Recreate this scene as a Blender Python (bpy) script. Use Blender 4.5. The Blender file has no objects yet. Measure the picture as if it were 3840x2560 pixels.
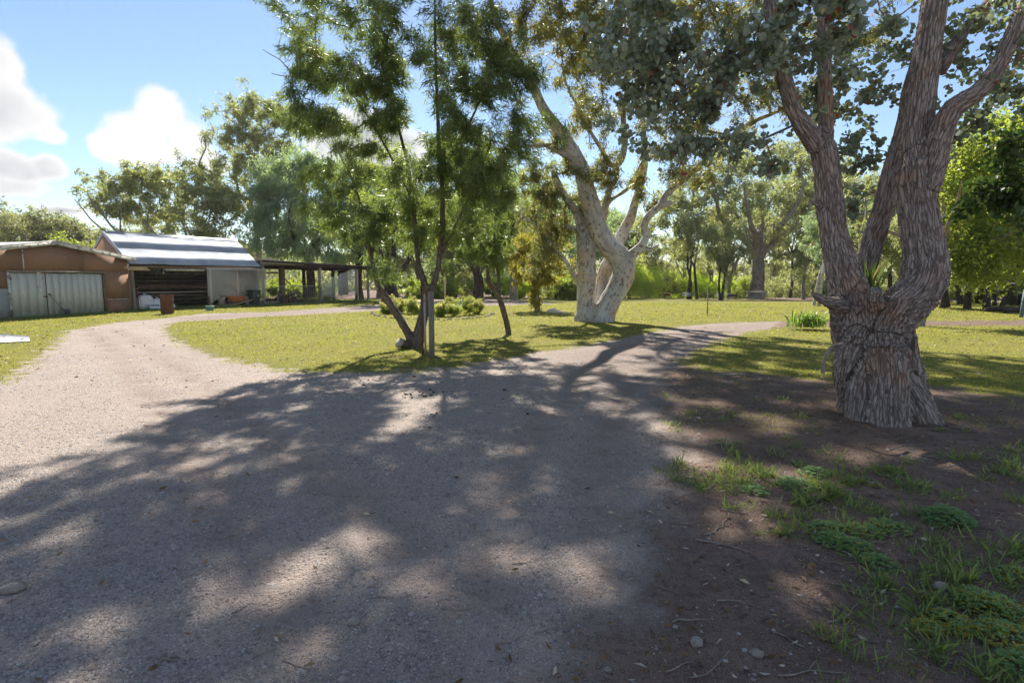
import bpy, bmesh, math, random
import numpy as np
from mathutils import Vector, Matrix
R = math.radians
sc = bpy.context.scene

# ------------------------------------------------------------------ camera
CAM_H, PITCH, FPX = 1.7, R(6.2), 2133.3
cam_d = bpy.data.cameras.new('camera'); cam_d.sensor_width = 36; cam_d.lens = 20.0
cam_d.clip_start = 0.05; cam_d.clip_end = 5000
cam = bpy.data.objects.new('camera', cam_d); sc.collection.objects.link(cam)
cam.location = (0, 0, CAM_H); cam.rotation_euler = (R(90) - PITCH, 0, 0)
sc.camera = cam

# ------------------------------------------------------------------ sun, sky, exposure
SUN_EL, SUN_AZ = R(43), R(-7.5)          # azimuth measured from +Y towards +X
SUN_DIR = Vector((math.sin(SUN_AZ) * math.cos(SUN_EL), math.cos(SUN_AZ) * math.cos(SUN_EL), math.sin(SUN_EL)))
sl = bpy.data.lights.new('sun', 'SUN'); sl.energy = 3.8; sl.angle = R(0.53); sl.color = (1.0, 0.93, 0.82)
so = bpy.data.objects.new('sun', sl); sc.collection.objects.link(so)
so.rotation_euler = SUN_DIR.to_track_quat('Z', 'Y').to_euler(); so.location = (0, 0, 60)
sc.view_settings.view_transform = 'Standard'; sc.view_settings.look = 'None'
sc.view_settings.exposure = 1.58; sc.view_settings.gamma = 1.0
sc.view_settings.use_curve_mapping = False
cy = sc.cycles
cy.use_denoising = True; cy.denoising_prefilter = 'FAST'; cy.denoising_input_passes = 'RGB_ALBEDO_NORMAL'
cy.max_bounces = 7; cy.diffuse_bounces = 4; cy.glossy_bounces = 2; cy.transmission_bounces = 5
cy.transparent_max_bounces = 4; cy.caustics_reflective = False; cy.caustics_refractive = False
cy.sample_clamp_indirect = 4.0

SKY_STRENGTH = 0.052
CLOUD_L = 6.6                            # cloud radiance before the strength
w = bpy.data.worlds.new('World'); sc.world = w; w.use_nodes = True
nt = w.node_tree; nt.nodes.clear()
def wn(t, **kw):
    n = nt.nodes.new(t)
    for k, v in kw.items():
        setattr(n, k, v)
    return n
def wl(a, b): nt.links.new(a, b)
w_out = wn('ShaderNodeOutputWorld'); w_bg = wn('ShaderNodeBackground'); w_bg.inputs[1].default_value = SKY_STRENGTH
sky = wn('ShaderNodeTexSky'); sky.sky_type = 'NISHITA'; sky.sun_disc = False
sky.sun_elevation = SUN_EL; sky.sun_rotation = SUN_AZ
sky.altitude = 50; sky.air_density = 1.0; sky.dust_density = 0.1; sky.ozone_density = 2.0
tc = wn('ShaderNodeTexCoord')
def pix_dir(x, y):
    dx, dy = (x - 1920) / FPX, (1280 - y) / FPX
    v = Vector((dx, math.cos(PITCH) + dy * math.sin(PITCH), -math.sin(PITCH) + dy * math.cos(PITCH)))
    return v.normalized()
# cumulus lumps as directions in the sky with angular radii
blobs = []
for (x, y, rx, rz) in [(620, 450, 105, 105), (520, 520, 150, 90), (700, 520, 110, 120), (410, 535, 95, 70), (770, 610, 90, 80),
                       (600, 570, 190, 70), (30, 400, 150, 120), (130, 440, 120, 90), (185, 500, 80, 45), (0, 270, 90, 120),
                       (50, 640, 130, 75), (175, 625, 65, 60), (30, 700, 150, 50), (240, 790, 120, 26),
                       (1380, 560, 260, 130)]:
    d = pix_dir(x, y); k = 1 / FPX * (d.y)
    blobs.append((d, rx * k, rz * k))
for az, el, ra, rb in [(60, 24, .22, .10), (95, 18, .3, .1), (140, 30, .3, .14), (185, 20, .35, .1), (235, 26, .3, .13), (285, 16, .25, .08), (110, 50, .22, .15), (250, 55, .2, .14)]:
    a, e = R(az), R(el)
    blobs.append((Vector((math.sin(a) * math.cos(e), math.cos(a) * math.cos(e), math.sin(e))), ra, rb))
field = None
for d, ra, rb in blobs:
    s = wn('ShaderNodeVectorMath', operation='SUBTRACT'); s.inputs[1].default_value = d; wl(tc.outputs['Generated'], s.inputs[0])
    m = wn('ShaderNodeVectorMath', operation='MULTIPLY'); m.inputs[1].default_value = (1 / ra, 1 / ra, 1 / rb); wl(s.outputs[0], m.inputs[0])
    l = wn('ShaderNodeVectorMath', operation='LENGTH'); wl(m.outputs[0], l.inputs[0])
    f = wn('ShaderNodeMath', operation='SUBTRACT'); f.inputs[0].default_value = 1.0; wl(l.outputs['Value'], f.inputs[1])
    if field is None: field = f.outputs[0]
    else:
        g = wn('ShaderNodeMath', operation='SMOOTH_MAX'); g.inputs[2].default_value = 0.25
        wl(field, g.inputs[0]); wl(f.outputs[0], g.inputs[1]); field = g.outputs[0]
nz = wn('ShaderNodeTexNoise'); nz.inputs['Scale'].default_value = 8; nz.inputs['Detail'].default_value = 9; nz.inputs['Roughness'].default_value = 0.56
wl(tc.outputs['Generated'], nz.inputs['Vector'])
na = wn('ShaderNodeMath', operation='MULTIPLY_ADD'); na.inputs[1].default_value = 2.3; na.inputs[2].default_value = -1.15; wl(nz.outputs[0], na.inputs[0])
fs = wn('ShaderNodeMath', operation='ADD'); wl(field, fs.inputs[0]); wl(na.outputs[0], fs.inputs[1])
al = wn('ShaderNodeMapRange', interpolation_type='SMOOTHSTEP'); al.inputs[1].default_value = -0.03; al.inputs[2].default_value = 0.34; wl(fs.outputs[0], al.inputs[0])
# grey bellies: low frequency noise inside the thick part
nz2 = wn('ShaderNodeTexNoise'); nz2.inputs['Scale'].default_value = 5; nz2.inputs['Detail'].default_value = 3
wl(tc.outputs['Generated'], nz2.inputs['Vector'])
gr = wn('ShaderNodeMapRange', interpolation_type='SMOOTHSTEP'); gr.inputs[1].default_value = 0.10; gr.inputs[2].default_value = 0.75; wl(fs.outputs[0], gr.inputs[0])
gr2 = wn('ShaderNodeMapRange', interpolation_type='SMOOTHSTEP'); gr2.inputs[1].default_value = 0.42; gr2.inputs[2].default_value = 0.66; wl(nz2.outputs[0], gr2.inputs[0])
gm = wn('ShaderNodeMath', operation='MULTIPLY'); wl(gr.outputs[0], gm.inputs[0]); wl(gr2.outputs[0], gm.inputs[1])
cm = wn('ShaderNodeMix', data_type='RGBA'); wl(gm.outputs[0], cm.inputs[0])
cm.inputs[6].default_value = (CLOUD_L, CLOUD_L, CLOUD_L, 1); cm.inputs[7].default_value = (CLOUD_L * .42, CLOUD_L * .45, CLOUD_L * .50, 1)
mx = wn('ShaderNodeMix', data_type='RGBA'); wl(al.outputs[0], mx.inputs[0]); wl(sky.outputs[0], mx.inputs[6]); wl(cm.outputs[2], mx.inputs[7])
wl(mx.outputs[2], w_bg.inputs[0]); wl(w_bg.outputs[0], w_out.inputs[0])

# ------------------------------------------------------------------ helpers
C = sc.collection
rng = np.random.default_rng(7)
random.seed(7)

def W(x, y, Y):
    """point seen at photograph pixel (3840 px wide) that stands Y metres out"""
    dx, dy = (x - 1920) / FPX, (1280 - y) / FPX
    v = np.array([dx, math.cos(PITCH) + dy * math.sin(PITCH), -math.sin(PITCH) + dy * math.cos(PITCH)])
    return v * (Y / v[1]) + np.array([0, 0, CAM_H])
def G(x, y, z=0.0):
    """where the line of sight through that pixel meets level z"""
    dx, dy = (x - 1920) / FPX, (1280 - y) / FPX
    v = np.array([dx, math.cos(PITCH) + dy * math.sin(PITCH), -math.sin(PITCH) + dy * math.cos(PITCH)])
    t = (z - CAM_H) / v[2]
    return v[:2] * t

_P = np.random.default_rng(99).random(65536).astype(np.float32)
def _h(ix, iy, iz):
    return _P[(ix * 73856093 ^ iy * 19349663 ^ iz * 83492791) & 65535]
def noise3(p):
    p = np.asarray(p, dtype=np.float64)
    i = np.floor(p).astype(np.int64); f = p - i; f = f * f * (3 - 2 * f)
    x, y, z = i[..., 0], i[..., 1], i[..., 2]; fx, fy, fz = f[..., 0], f[..., 1], f[..., 2]
    def lx(yy, zz):
        a = _h(x, yy, zz); b = _h(x + 1, yy, zz); return a + (b - a) * fx
    a = lx(y, z); b = lx(y + 1, z); c = lx(y, z + 1); d = lx(y + 1, z + 1)
    a = a + (b - a) * fy; c = c + (d - c) * fy
    return a + (c - a) * fz
def fbm(p, oct=4, gain=.5):
    p = np.asarray(p, dtype=np.float64); s = 0; a = 1; t = 0
    for k in range(oct):
        s = s + a * noise3(p + 17.3 * k); t += a; a *= gain; p = p * 2.03
    return s / t - .5
def xyz(x, y, z=0):
    x, y = np.broadcast_arrays(x, y)
    return np.stack([x, y, np.zeros_like(x) + z], -1)
def sstep(a, b, x):
    t = np.clip((x - a) / (b - a), 0, 1); return t * t * (3 - 2 * t)

def H(x, y):
    """height of the ground"""
    x = np.asarray(x, float); y = np.asarray(y, float)
    h = 0.10 * fbm(xyz(x / 7, y / 7), 3) * sstep(1, 6, np.hypot(x, y)) + 0.02 * fbm(xyz(x / .8, y / .8, 3), 2)
    h = h + 0.12 * np.exp(-((x - 4.6) ** 2 + (y - 7.0) ** 2) / (2 * 1.9 ** 2))
    h = h - 0.75 * sstep(38, 72, y) * sstep(-6, 6, x) - 0.5 * sstep(44, 70, y) * (1 - sstep(-6, 6, x))
    h = h - 2.0 * sstep(76, 92, y) * sstep(-10, 8, x)
    return h
def h1(x, y): return float(H(np.array([x]), np.array([y]))[0])

def mesh_np(name, V, F, attrs=None, smooth=False):
    """F: int array (n,3) or (n,4), or a list of such arrays"""
    V = np.asarray(V, np.float32); Fs = F if isinstance(F, list) else [F]
    me = bpy.data.meshes.new(name); me.vertices.add(len(V)); me.vertices.foreach_set('co', V.ravel())
    idx = np.concatenate([np.asarray(f, np.int32).ravel() for f in Fs])
    tot = np.concatenate([np.full(len(f), np.asarray(f).shape[1], np.int32) for f in Fs])
    st = np.concatenate([[0], np.cumsum(tot)[:-1]]).astype(np.int32)
    me.loops.add(len(idx)); me.loops.foreach_set('vertex_index', idx)
    me.polygons.add(len(tot)); me.polygons.foreach_set('loop_start', st); me.polygons.foreach_set('loop_total', tot)
    if smooth: me.polygons.foreach_set('use_smooth', np.ones(len(tot), bool))
    for k, a in (attrs or {}).items():
        a = np.asarray(a, np.float32)
        at = me.attributes.new(k, 'FLOAT' if a.ndim == 1 else 'FLOAT_VECTOR', 'POINT')
        at.data.foreach_set('value' if a.ndim == 1 else 'vector', a.ravel())
    me.update(calc_edges=True)
    return me

def tag(o, label=None, cat=None, group=None, kind=None):
    if label: o['label'] = label
    if cat: o['category'] = cat
    if group: o['group'] = group
    if kind: o['kind'] = kind
    return o
def link(name, me, mat=None, parent=None, **kw):
    o = bpy.data.objects.new(name, me); C.objects.link(o)
    if mat is not None and me is not None and len(me.materials) == 0: me.materials.append(mat)
    if parent is not None:
        o.parent = parent
    return tag(o, **kw)
def empty(name, loc=(0, 0, 0), rz=0, **kw):
    o = bpy.data.objects.new(name, None); C.objects.link(o); o.location = loc; o.rotation_euler = (0, 0, rz)
    o.empty_display_size = .2
    return tag(o, **kw)
def place(o, parent):
    """parent a world-space mesh under an Empty that stands elsewhere"""
    o.parent = parent
    o.matrix_parent_inverse = (Matrix.Translation(parent.location) @ parent.rotation_euler.to_matrix().to_4x4()).inverted()
    return o
def copy_tree(o, parent=None):
    c = o.copy(); C.objects.link(c); c.parent = parent
    for ch in o.children: copy_tree(ch, c)
    return c

class MB:
    """collects boxes, bars and tubes for one part"""
    def __init__(s): s.V = []; s.F3 = []; s.F4 = []; s.n = 0; s.B = []
    def add(s, V, F):
        V = np.asarray(V, float); F = np.asarray(F, int)
        (s.F4 if F.shape[1] == 4 else s.F3).append(F + s.n); s.V.append(V); s.n += len(V); return s
    def box(s, c, size, rot=None):
        c = np.asarray(c, float); hx = np.asarray(size, float) / 2
        v = np.array([[x, y, z] for z in (-1, 1) for y in (-1, 1) for x in (-1, 1)], float) * hx
        if rot is not None: v = v @ np.asarray(rot, float).T
        return s.add(v + c, [[0, 2, 3, 1], [4, 5, 7, 6], [0, 1, 5, 4], [2, 6, 7, 3], [0, 4, 6, 2], [1, 3, 7, 5]])
    def bar(s, a, b, wdt, thk, up=(0, 0, 1)):
        a = np.asarray(a, float); b = np.asarray(b, float); d = b - a; L = np.linalg.norm(d); d /= L
        up = np.asarray(up, float); sd = np.cross(d, up); sd /= np.linalg.norm(sd) + 1e-9; u = np.cross(sd, d)
        return s.box((a + b) / 2, (L, wdt, thk), np.stack([d, sd, u], 1))
    def tube(s, pts, rad, sides=8, cap=True):
        V, Fq, Ft, _ = tube_np(np.asarray(pts, float), rad, sides, cap)
        n0 = s.n; s.add(V, Fq)
        if len(Ft): s.F3.append(np.asarray(Ft) + n0)
        return s
    def mesh(s, name, smooth=False, jitter=0):
        V = np.concatenate(s.V)
        F = []
        if s.F4: F.append(np.concatenate(s.F4))
        if s.F3: F.append(np.concatenate(s.F3))
        return mesh_np(name, V, F, smooth=smooth)
    def build(s, name, mat, parent=None, smooth=False, bevel=0, **kw):
        o = link(name, s.mesh(name, smooth), mat, parent, **kw)
        if bevel:
            b = o.modifiers.new('bevel', 'BEVEL'); b.width = bevel; b.segments = 2; b.limit_method = 'ANGLE'
        return o

def tube_np(P, rad, sides=8, cap=True, s0=0.0):
    n = len(P); rad = np.broadcast_to(np.asarray(rad, float), (n,))
    T = np.gradient(P, axis=0); T /= np.linalg.norm(T, axis=1)[:, None] + 1e-12
    u = np.cross(T[0], [0.31, 0.87, 0.12]); u /= np.linalg.norm(u)
    U = [u]
    for i in range(1, n):
        u = U[-1] - T[i] * np.dot(U[-1], T[i]); u /= np.linalg.norm(u) + 1e-12; U.append(u)
    U = np.array(U); Bn = np.cross(T, U)
    a = np.linspace(0, 2 * math.pi, sides, endpoint=False)
    V = P[:, None] + rad[:, None, None] * (np.cos(a)[None, :, None] * U[:, None] + np.sin(a)[None, :, None] * Bn[:, None])
    S = np.concatenate([[0], np.cumsum(np.linalg.norm(np.diff(P, axis=0), axis=1))]) + s0
    bk = np.stack([rad[:, None] * np.cos(a)[None], rad[:, None] * np.sin(a)[None], np.repeat(S[:, None], sides, 1)], -1)
    i = np.arange(n - 1)[:, None] * sides; j = np.arange(sides)[None]; j2 = (j + 1) % sides
    Fq = np.stack([i + j, i + j2, i + sides + j2, i + sides + j], -1).reshape(-1, 4)
    V = V.reshape(-1, 3); bk = bk.reshape(-1, 3); Ft = np.zeros((0, 3), int)
    if cap:
        c0 = len(V); V = np.vstack([V, P[:1], P[-1:]]); bk = np.vstack([bk, [[0, 0, S[0]]], [[0, 0, S[-1]]]])
        k = np.arange(sides); k2 = (k + 1) % sides
        Ft = np.vstack([np.stack([np.full(sides, c0), k2, k], -1), np.stack([np.full(sides, c0 + 1), (n - 1) * sides + k, (n - 1) * sides + k2], -1)])
    return V, Fq, Ft, bk

def spline(P, step):
    """Catmull-Rom through rows of P (any columns), about `step` apart"""
    P = np.asarray(P, float)
    if len(P) < 3:
        n = max(2, int(np.linalg.norm(P[1, :3] - P[0, :3]) / step) + 1); t = np.linspace(0, 1, n)[:, None]
        return P[0] * (1 - t) + P[1] * t
    Q = np.vstack([2 * P[0] - P[1], P, 2 * P[-1] - P[-2]]); out = []
    for i in range(1, len(Q) - 2):
        n = max(1, int(round(np.linalg.norm(Q[i + 1, :3] - Q[i, :3]) / step)))
        for t in np.arange(n) / n:
            out.append(.5 * (2 * Q[i] + (Q[i + 1] - Q[i - 1]) * t + (2 * Q[i - 1] - 5 * Q[i] + 4 * Q[i + 1] - Q[i + 2]) * t * t + (3 * Q[i] - Q[i - 1] - 3 * Q[i + 1] + Q[i + 2]) * t ** 3))
    out.append(P[-1]); return np.array(out)
# ------------------------------------------------------------------ materials
class MT:
    def __init__(s, name):
        s.m = bpy.data.materials.new(name); s.m.use_nodes = True; s.t = s.m.node_tree
        s.b = s.t.nodes['Principled BSDF']; s.o = s.t.nodes['Material Output']
    def n(s, typ, **kw):
        x = s.t.nodes.new(typ)
        for k, v in kw.items(): setattr(x, k, v)
        return x
    def l(s, a, b): s.t.links.new(a, b); return s
    def val(s, sock, v):
        if hasattr(v, 'is_output') or isinstance(v, bpy.types.NodeSocket): s.l(v, sock)
        elif isinstance(v, tuple) and len(v) == 3 and sock.type == 'RGBA': sock.default_value = (*v, 1)
        else: sock.default_value = v
    def pos(s): return s.n('ShaderNodeNewGeometry').outputs['Position']
    def objco(s): return s.n('ShaderNodeTexCoord').outputs['Object']
    def attr(s, name, out='Fac'): return s.n('ShaderNodeAttribute', attribute_name=name).outputs[out]
    def scale(s, v, k):
        x = s.n('ShaderNodeVectorMath', operation='MULTIPLY'); s.l(v, x.inputs[0]); x.inputs[1].default_value = k if isinstance(k, tuple) else (k, k, k); return x.outputs[0]
    def noise(s, v, sc_, det=4, rough=.55, dist=0):
        x = s.n('ShaderNodeTexNoise'); s.l(v, x.inputs['Vector']); x.inputs['Scale'].default_value = sc_; x.inputs['Detail'].default_value = det
        x.inputs['Roughness'].default_value = rough; x.inputs['Distortion'].default_value = dist; return x.outputs[0]
    def voro(s, v, sc_, feat='F1', out='Distance', rnd=1.0):
        x = s.n('ShaderNodeTexVoronoi', feature=feat); s.l(v, x.inputs['Vector']); x.inputs['Scale'].default_value = sc_
        x.inputs['Randomness'].default_value = rnd; return x.outputs[out]
    def rng(s, v, a, b, c=0., d=1., smooth=True):
        x = s.n('ShaderNodeMapRange', interpolation_type='SMOOTHSTEP' if smooth else 'LINEAR'); s.l(v, x.inputs[0])
        for i, q in zip((1, 2, 3, 4), (a, b, c, d)): s.val(x.inputs[i], q)
        return x.outputs[0]
    def mix(s, f, a, b, mode='MIX'):
        x = s.n('ShaderNodeMix', data_type='RGBA', blend_type=mode); s.val(x.inputs[0], f); s.val(x.inputs[6], a); s.val(x.inputs[7], b); return x.outputs[2]
    def math(s, op, a, b=0., c=0.):
        x = s.n('ShaderNodeMath', operation=op); s.val(x.inputs[0], a); s.val(x.inputs[1], b); s.val(x.inputs[2], c); return x.outputs[0]
    def bump(s, h, dist, strength=1.0, nrm=None):
        x = s.n('ShaderNodeBump'); s.l(h, x.inputs['Height']); x.inputs['Distance'].default_value = dist; x.inputs['Strength'].default_value = strength
        if nrm is not None: s.l(nrm, x.inputs['Normal'])
        return x.outputs[0]
    def done(s, col, rough=.8, nrm=None, spec=.3, metal=0.):
        s.val(s.b.inputs['Base Color'], col); s.val(s.b.inputs['Roughness'], rough); s.val(s.b.inputs['Specular IOR Level'], spec); s.val(s.b.inputs['Metallic'], metal)
        if nrm is not None: s.l(nrm, s.b.inputs['Normal'])
        return s.m

def m_terrain():
    t = MT('terrain'); p = t.pos(); lawn = t.attr('lawn'); soil = t.attr('soil'); path = t.attr('path')
    nf = t.noise(p, 2.2, 6, .62); nb = t.noise(p, .35, 4); nfine = t.noise(p, 55, 3, .6); nmid = t.noise(p, 9, 5, .6)
    # gravel: packed sandy base with pale and dark chips
    vc = t.voro(p, 38, out='Color'); vd = t.voro(p, 38); vc2 = t.voro(p, 105, out='Color'); vd2 = t.voro(p, 105)
    sep = t.n('ShaderNodeSeparateColor'); t.l(vc, sep.inputs[0]); sep2 = t.n('ShaderNodeSeparateColor'); t.l(vc2, sep2.inputs[0])
    g0 = t.mix(t.rng(nb, .35, .65), (.325, .258, .215), (.405, .330, .280))
    g0 = t.mix(t.rng(nmid, .3, .7), g0, (.355, .30, .262))
    chip2 = t.mix(sep2.outputs[1], (.10, .085, .075), (.60, .54, .49))
    g1 = t.mix(t.math('MULTIPLY', t.rng(vd2, .55, .35), t.rng(sep2.outputs[0], .35, .55)), g0, chip2)
    chip = t.mix(sep.outputs[1], (.17, .15, .145), (.58, .55, .52))
    big = t.math('MULTIPLY', t.math('MULTIPLY', t.rng(vd, .50, .32), t.rng(sep.outputs[0], .50, .56)), t.rng(nf, .36, .54))
    g2 = t.mix(big, g1, chip)
    rut = t.attr('rut'); g2 = t.mix(t.math('MULTIPLY', rut, t.rng(nf, .25, .6)), g2, t.mix(nfine, (.25, .195, .165), (.34, .27, .23)))
    g2 = t.mix(t.math('MULTIPLY', path, .6), g2, t.mix(nmid, (.19, .145, .125), (.27, .215, .19)))
    # soil
    s0 = t.mix(t.rng(nf, .3, .7), (.135, .092, .072), (.225, .155, .118))
    s0 = t.mix(t.rng(t.noise(p, 140, 2), .56, .68), s0, (.30, .24, .20))
    s0 = t.mix(t.rng(nmid, .55, .75), s0, (.075, .054, .044))
    # grass sward between the blades
    l0 = t.mix(t.rng(nb, .35, .65), (.235, .210, .055), (.175, .185, .042))
    l0 = t.mix(t.rng(nf, .35, .68), l0, (.25, .225, .06))
    l0 = t.mix(t.math('MULTIPLY', t.rng(t.noise(p, .9, 5, .7), .56, .68), .75), l0, (.23, .19, .10))
    l0 = t.mix(t.rng(nfine, .35, .7), l0, (.12, .12, .032))
    soil_f = t.rng(t.math('ADD', soil, t.math('MULTIPLY_ADD', nf, 1.5, -.75)), -.35, .35)
    lawn_n = t.math('ADD', t.math('MULTIPLY_ADD', nf, 1.5, -.75), t.math('MULTIPLY_ADD', nmid, .8, -.4))
    lawn_f = t.rng(t.math('ADD', lawn, lawn_n), -.10, .16)
    c = t.mix(soil_f, g2, s0); c = t.mix(lawn_f, c, l0)
    hg = t.math('ADD', t.math('MULTIPLY', t.math('SUBTRACT', 1., vd2), .35), t.math('MULTIPLY', big, .9))
    hh = t.math('ADD', hg, t.math('ADD', t.math('MULTIPLY', nfine, .8), t.math('MULTIPLY', nmid, 1.2)))
    return t.done(c, .95, t.bump(hh, .022, .9), spec=.1)

def m_bark(name, cols, stretch=.22, sc_=9, depth=.02, plates=True, extra=None, rough=.95):
    """fissured bark on tube coordinates bk = (r cos, r sin, s)"""
    t = MT(name); bk = t.attr('bk', 'Vector'); v = t.scale(bk, (1, 1, stretch)); p = t.pos()
    n1 = t.noise(v, sc_, 6, .68, .9); n2 = t.noise(v, sc_ * 3.3, 4, .6); nl = t.noise(p, 1.7, 3)
    vo = t.voro(v, sc_ * 1.3, 'DISTANCE_TO_EDGE')
    fis = t.rng(t.math('ADD', vo, t.math('MULTIPLY_ADD', n1, .3, -.15)), .0, .14)
    h = t.math('ADD', t.math('MULTIPLY', fis, .8 if plates else .2), t.math('ADD', t.math('MULTIPLY', n1, .8), t.math('MULTIPLY', n2, .35)))
    c = t.mix(t.rng(n1, .3, .7), cols[0], cols[1]); c = t.mix(t.rng(n2, .45, .7), c, cols[2])
    c = t.mix(t.math('MULTIPLY', t.rng(nl, .5, .68), .7), c, cols[3])
    if plates: c = t.mix(t.math('MULTIPLY', t.math('SUBTRACT', 1., fis), .6), c, tuple(q * .6 for q in cols[0]))
    return t.done(c, rough, t.bump(h, depth, 1.), spec=.15)

def m_gumbark():
    t = MT('smooth_gum_bark'); bk = t.attr('bk', 'Vector'); p = t.pos(); v = t.scale(bk, (1, 1, .45))
    n1 = t.noise(v, 2.2, 5, .6, .8); n2 = t.noise(v, 7, 4, .6); nl = t.noise(p, .8, 3); n3 = t.noise(t.scale(bk, (1, 1, .15)), 6, 4)
    c = t.mix(t.rng(n1, .38, .6), (.58, .555, .525), (.40, .38, .365)); c = t.mix(t.rng(nl, .50, .68), c, (.52, .43, .33))
    c = t.mix(t.math('MULTIPLY', t.rng(n3, .55, .72), .55), c, (.42, .27, .16))
    fl = t.rng(t.noise(t.scale(bk, (1, 1, .6)), 11, 3, .6), .575, .615)
    c = t.mix(t.math('MULTIPLY', fl, .85), c, (.15, .115, .09))
    big = t.math('MULTIPLY', t.rng(n2, .60, .66), t.rng(nl, .42, .6)); c = t.mix(t.math('MULTIPLY', big, .7), c, (.20, .16, .135))
    return t.done(c, .75, t.bump(t.math('ADD', t.math('MULTIPLY', fl, .4), n1), .015, .8), spec=.25)

def m_leaf(name, dark, light, accents=(), trans=.45, rough=.45, tmul=1.9):
    """tint (0..1 per leaf) runs dark -> light, the topmost slices take the accent colours"""
    t = MT(name); ti = t.attr('tint')
    c = t.mix(ti, dark, light)
    for lo, hi, col in accents:
        f = t.math('MULTIPLY', t.math('GREATER_THAN', ti, lo), t.math('LESS_THAN', ti, hi)); c = t.mix(f, c, col)
    t.val(t.b.inputs['Base Color'], c); t.b.inputs['Roughness'].default_value = rough; t.b.inputs['Specular IOR Level'].default_value = .4
    tr = t.n('ShaderNodeBsdfTranslucent'); tcol = t.mix(1.0, c, (1.25 * tmul, 1.30 * tmul, .62 * tmul), 'MULTIPLY'); t.l(tcol, tr.inputs[0])
    mx = t.n('ShaderNodeMixShader'); mx.inputs[0].default_value = trans
    t.l(t.b.outputs[0], mx.inputs[1]); t.l(tr.outputs[0], mx.inputs[2]); t.l(mx.outputs[0], t.o.inputs[0]); return t.m

def m_plain(name, a, b, sc_=6, rough=.8, dirt=None, bumpd=.004, spec=.3, metal=0., stretch=(1, 1, 1), obj=True, dirt_rng=(.52, .7)):
    t = MT(name); p = t.objco() if obj else t.pos(); v = t.scale(p, stretch)
    n1 = t.noise(v, sc_, 5, .6); n2 = t.noise(v, sc_ * 7, 4, .6)
    c = t.mix(t.rng(n1, .3, .7), a, b)
    if dirt: c = t.mix(t.rng(t.math('ADD', t.math('MULTIPLY', n1, .6), t.math('MULTIPLY', n2, .4)), *dirt_rng), c, dirt)
    return t.done(c, rough, t.bump(n2, bumpd, .8), spec, metal)

def m_emit(name, col, s): 
    t = MT(name); t.b.inputs['Emission Color'].default_value = (*col, 1); t.b.inputs['Emission Strength'].default_value = s; return t.done(col)

M = {}
M['terrain'] = m_terrain()
M['rough_bark'] = m_bark('stringy_rough_bark', [(.20, .155, .135), (.40, .335, .305), (.48, .42, .385), (.42, .235, .15)], .15, 24, .016)
M['old_bark'] = m_bark('grey_furrowed_bark', [(.10, .075, .06), (.21, .165, .135), (.26, .215, .18), (.17, .115, .08)], .2, 16, .012)
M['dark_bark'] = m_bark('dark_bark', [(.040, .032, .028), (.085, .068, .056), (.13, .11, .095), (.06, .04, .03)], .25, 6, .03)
M['limb_bark'] = m_bark('pale_limb_bark', [(.26, .215, .175), (.36, .31, .26), (.20, .17, .15), (.33, .24, .16)], .4, 5, .01, plates=False)
M['grey_limb'] = m_bark('grey_river_gum_bark', [(.17, .15, .135), (.30, .275, .25), (.36, .33, .30), (.14, .11, .09)], .3, 3, .02, plates=False)
M['gum_bark'] = m_gumbark()
M['twig'] = m_plain('twig', (.11, .075, .055), (.17, .12, .09), 20, .9, obj=False)
M['fallen_twig'] = m_plain('weathered_twig', (.20, .16, .13), (.34, .29, .25), 20, .9, obj=False)
M['leaf_mid'] = m_leaf('willow_leaf', (.080, .108, .048), (.165, .205, .085), [(.965, .98, (.28, .20, .03)), (.98, 1.1, (.20, .11, .05))], .42, .38)
M['leaf_gum'] = m_leaf('gum_leaf', (.105, .115, .060), (.215, .205, .095), [(.93, .97, (.30, .20, .05)), (.97, 1.1, (.20, .09, .05))], .42, .42)
M['leaf_round'] = m_leaf('silver_dollar_leaf', (.130, .160, .125), (.360, .410, .345), [(.93, .955, (.26, .085, .065)), (.955, .97, (.40, .32, .07)), (.97, 1.1, (.27, .18, .14))], .32, .5, 1.3)
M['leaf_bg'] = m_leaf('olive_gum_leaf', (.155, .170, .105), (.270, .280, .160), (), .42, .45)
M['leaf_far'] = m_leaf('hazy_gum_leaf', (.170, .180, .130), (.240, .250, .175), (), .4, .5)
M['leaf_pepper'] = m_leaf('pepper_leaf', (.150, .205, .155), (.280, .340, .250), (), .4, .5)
M['leaf_bright'] = m_leaf('bright_leaf', (.130, .165, .045), (.260, .290, .075), [(.96, 1.1, (.34, .28, .04))], .5, .42)
M['leaf_yellow'] = m_leaf('yellowing_leaf', (.120, .115, .028), (.270, .225, .045), [(.92, 1.1, (.33, .17, .04))], .48, .45)
M['leaf_reed'] = m_leaf('reed_leaf', (.30, .36, .07), (.50, .55, .12), (), .5, .5)
M['leaf_dark'] = m_leaf('creeper_leaf', (.04, .075, .028), (.095, .145, .05), (), .35, .4)
M['grass'] = m_leaf('grass_blade', (.145, .160, .036), (.290, .270, .080), [(.93, 1.1, (.34, .27, .12))], .45, .5)
M['grass_green'] = m_leaf('weed_grass_blade', (.10, .145, .055), (.22, .26, .11), [(.93, 1.1, (.33, .29, .16))], .45, .5)
M['clover'] = m_leaf('clover_leaf', (.13, .23, .09), (.26, .38, .16), [(.93, 1.1, (.42, .33, .05))], .4, .5)
M['petal'] = m_leaf('petal', (.55, .35, .50), (.75, .60, .72), (), .4, .6, 1.0)
M['petal_purple'] = m_leaf('purple_petal', (.22, .16, .50), (.34, .28, .68), (), .4, .6, 1.0)
M['dead_leaf'] = m_leaf('dead_leaf', (.10, .055, .030), (.30, .19, .11), [(.86, 1.1, (.50, .44, .38))], .2, .7)
M['stone'] = None
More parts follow.
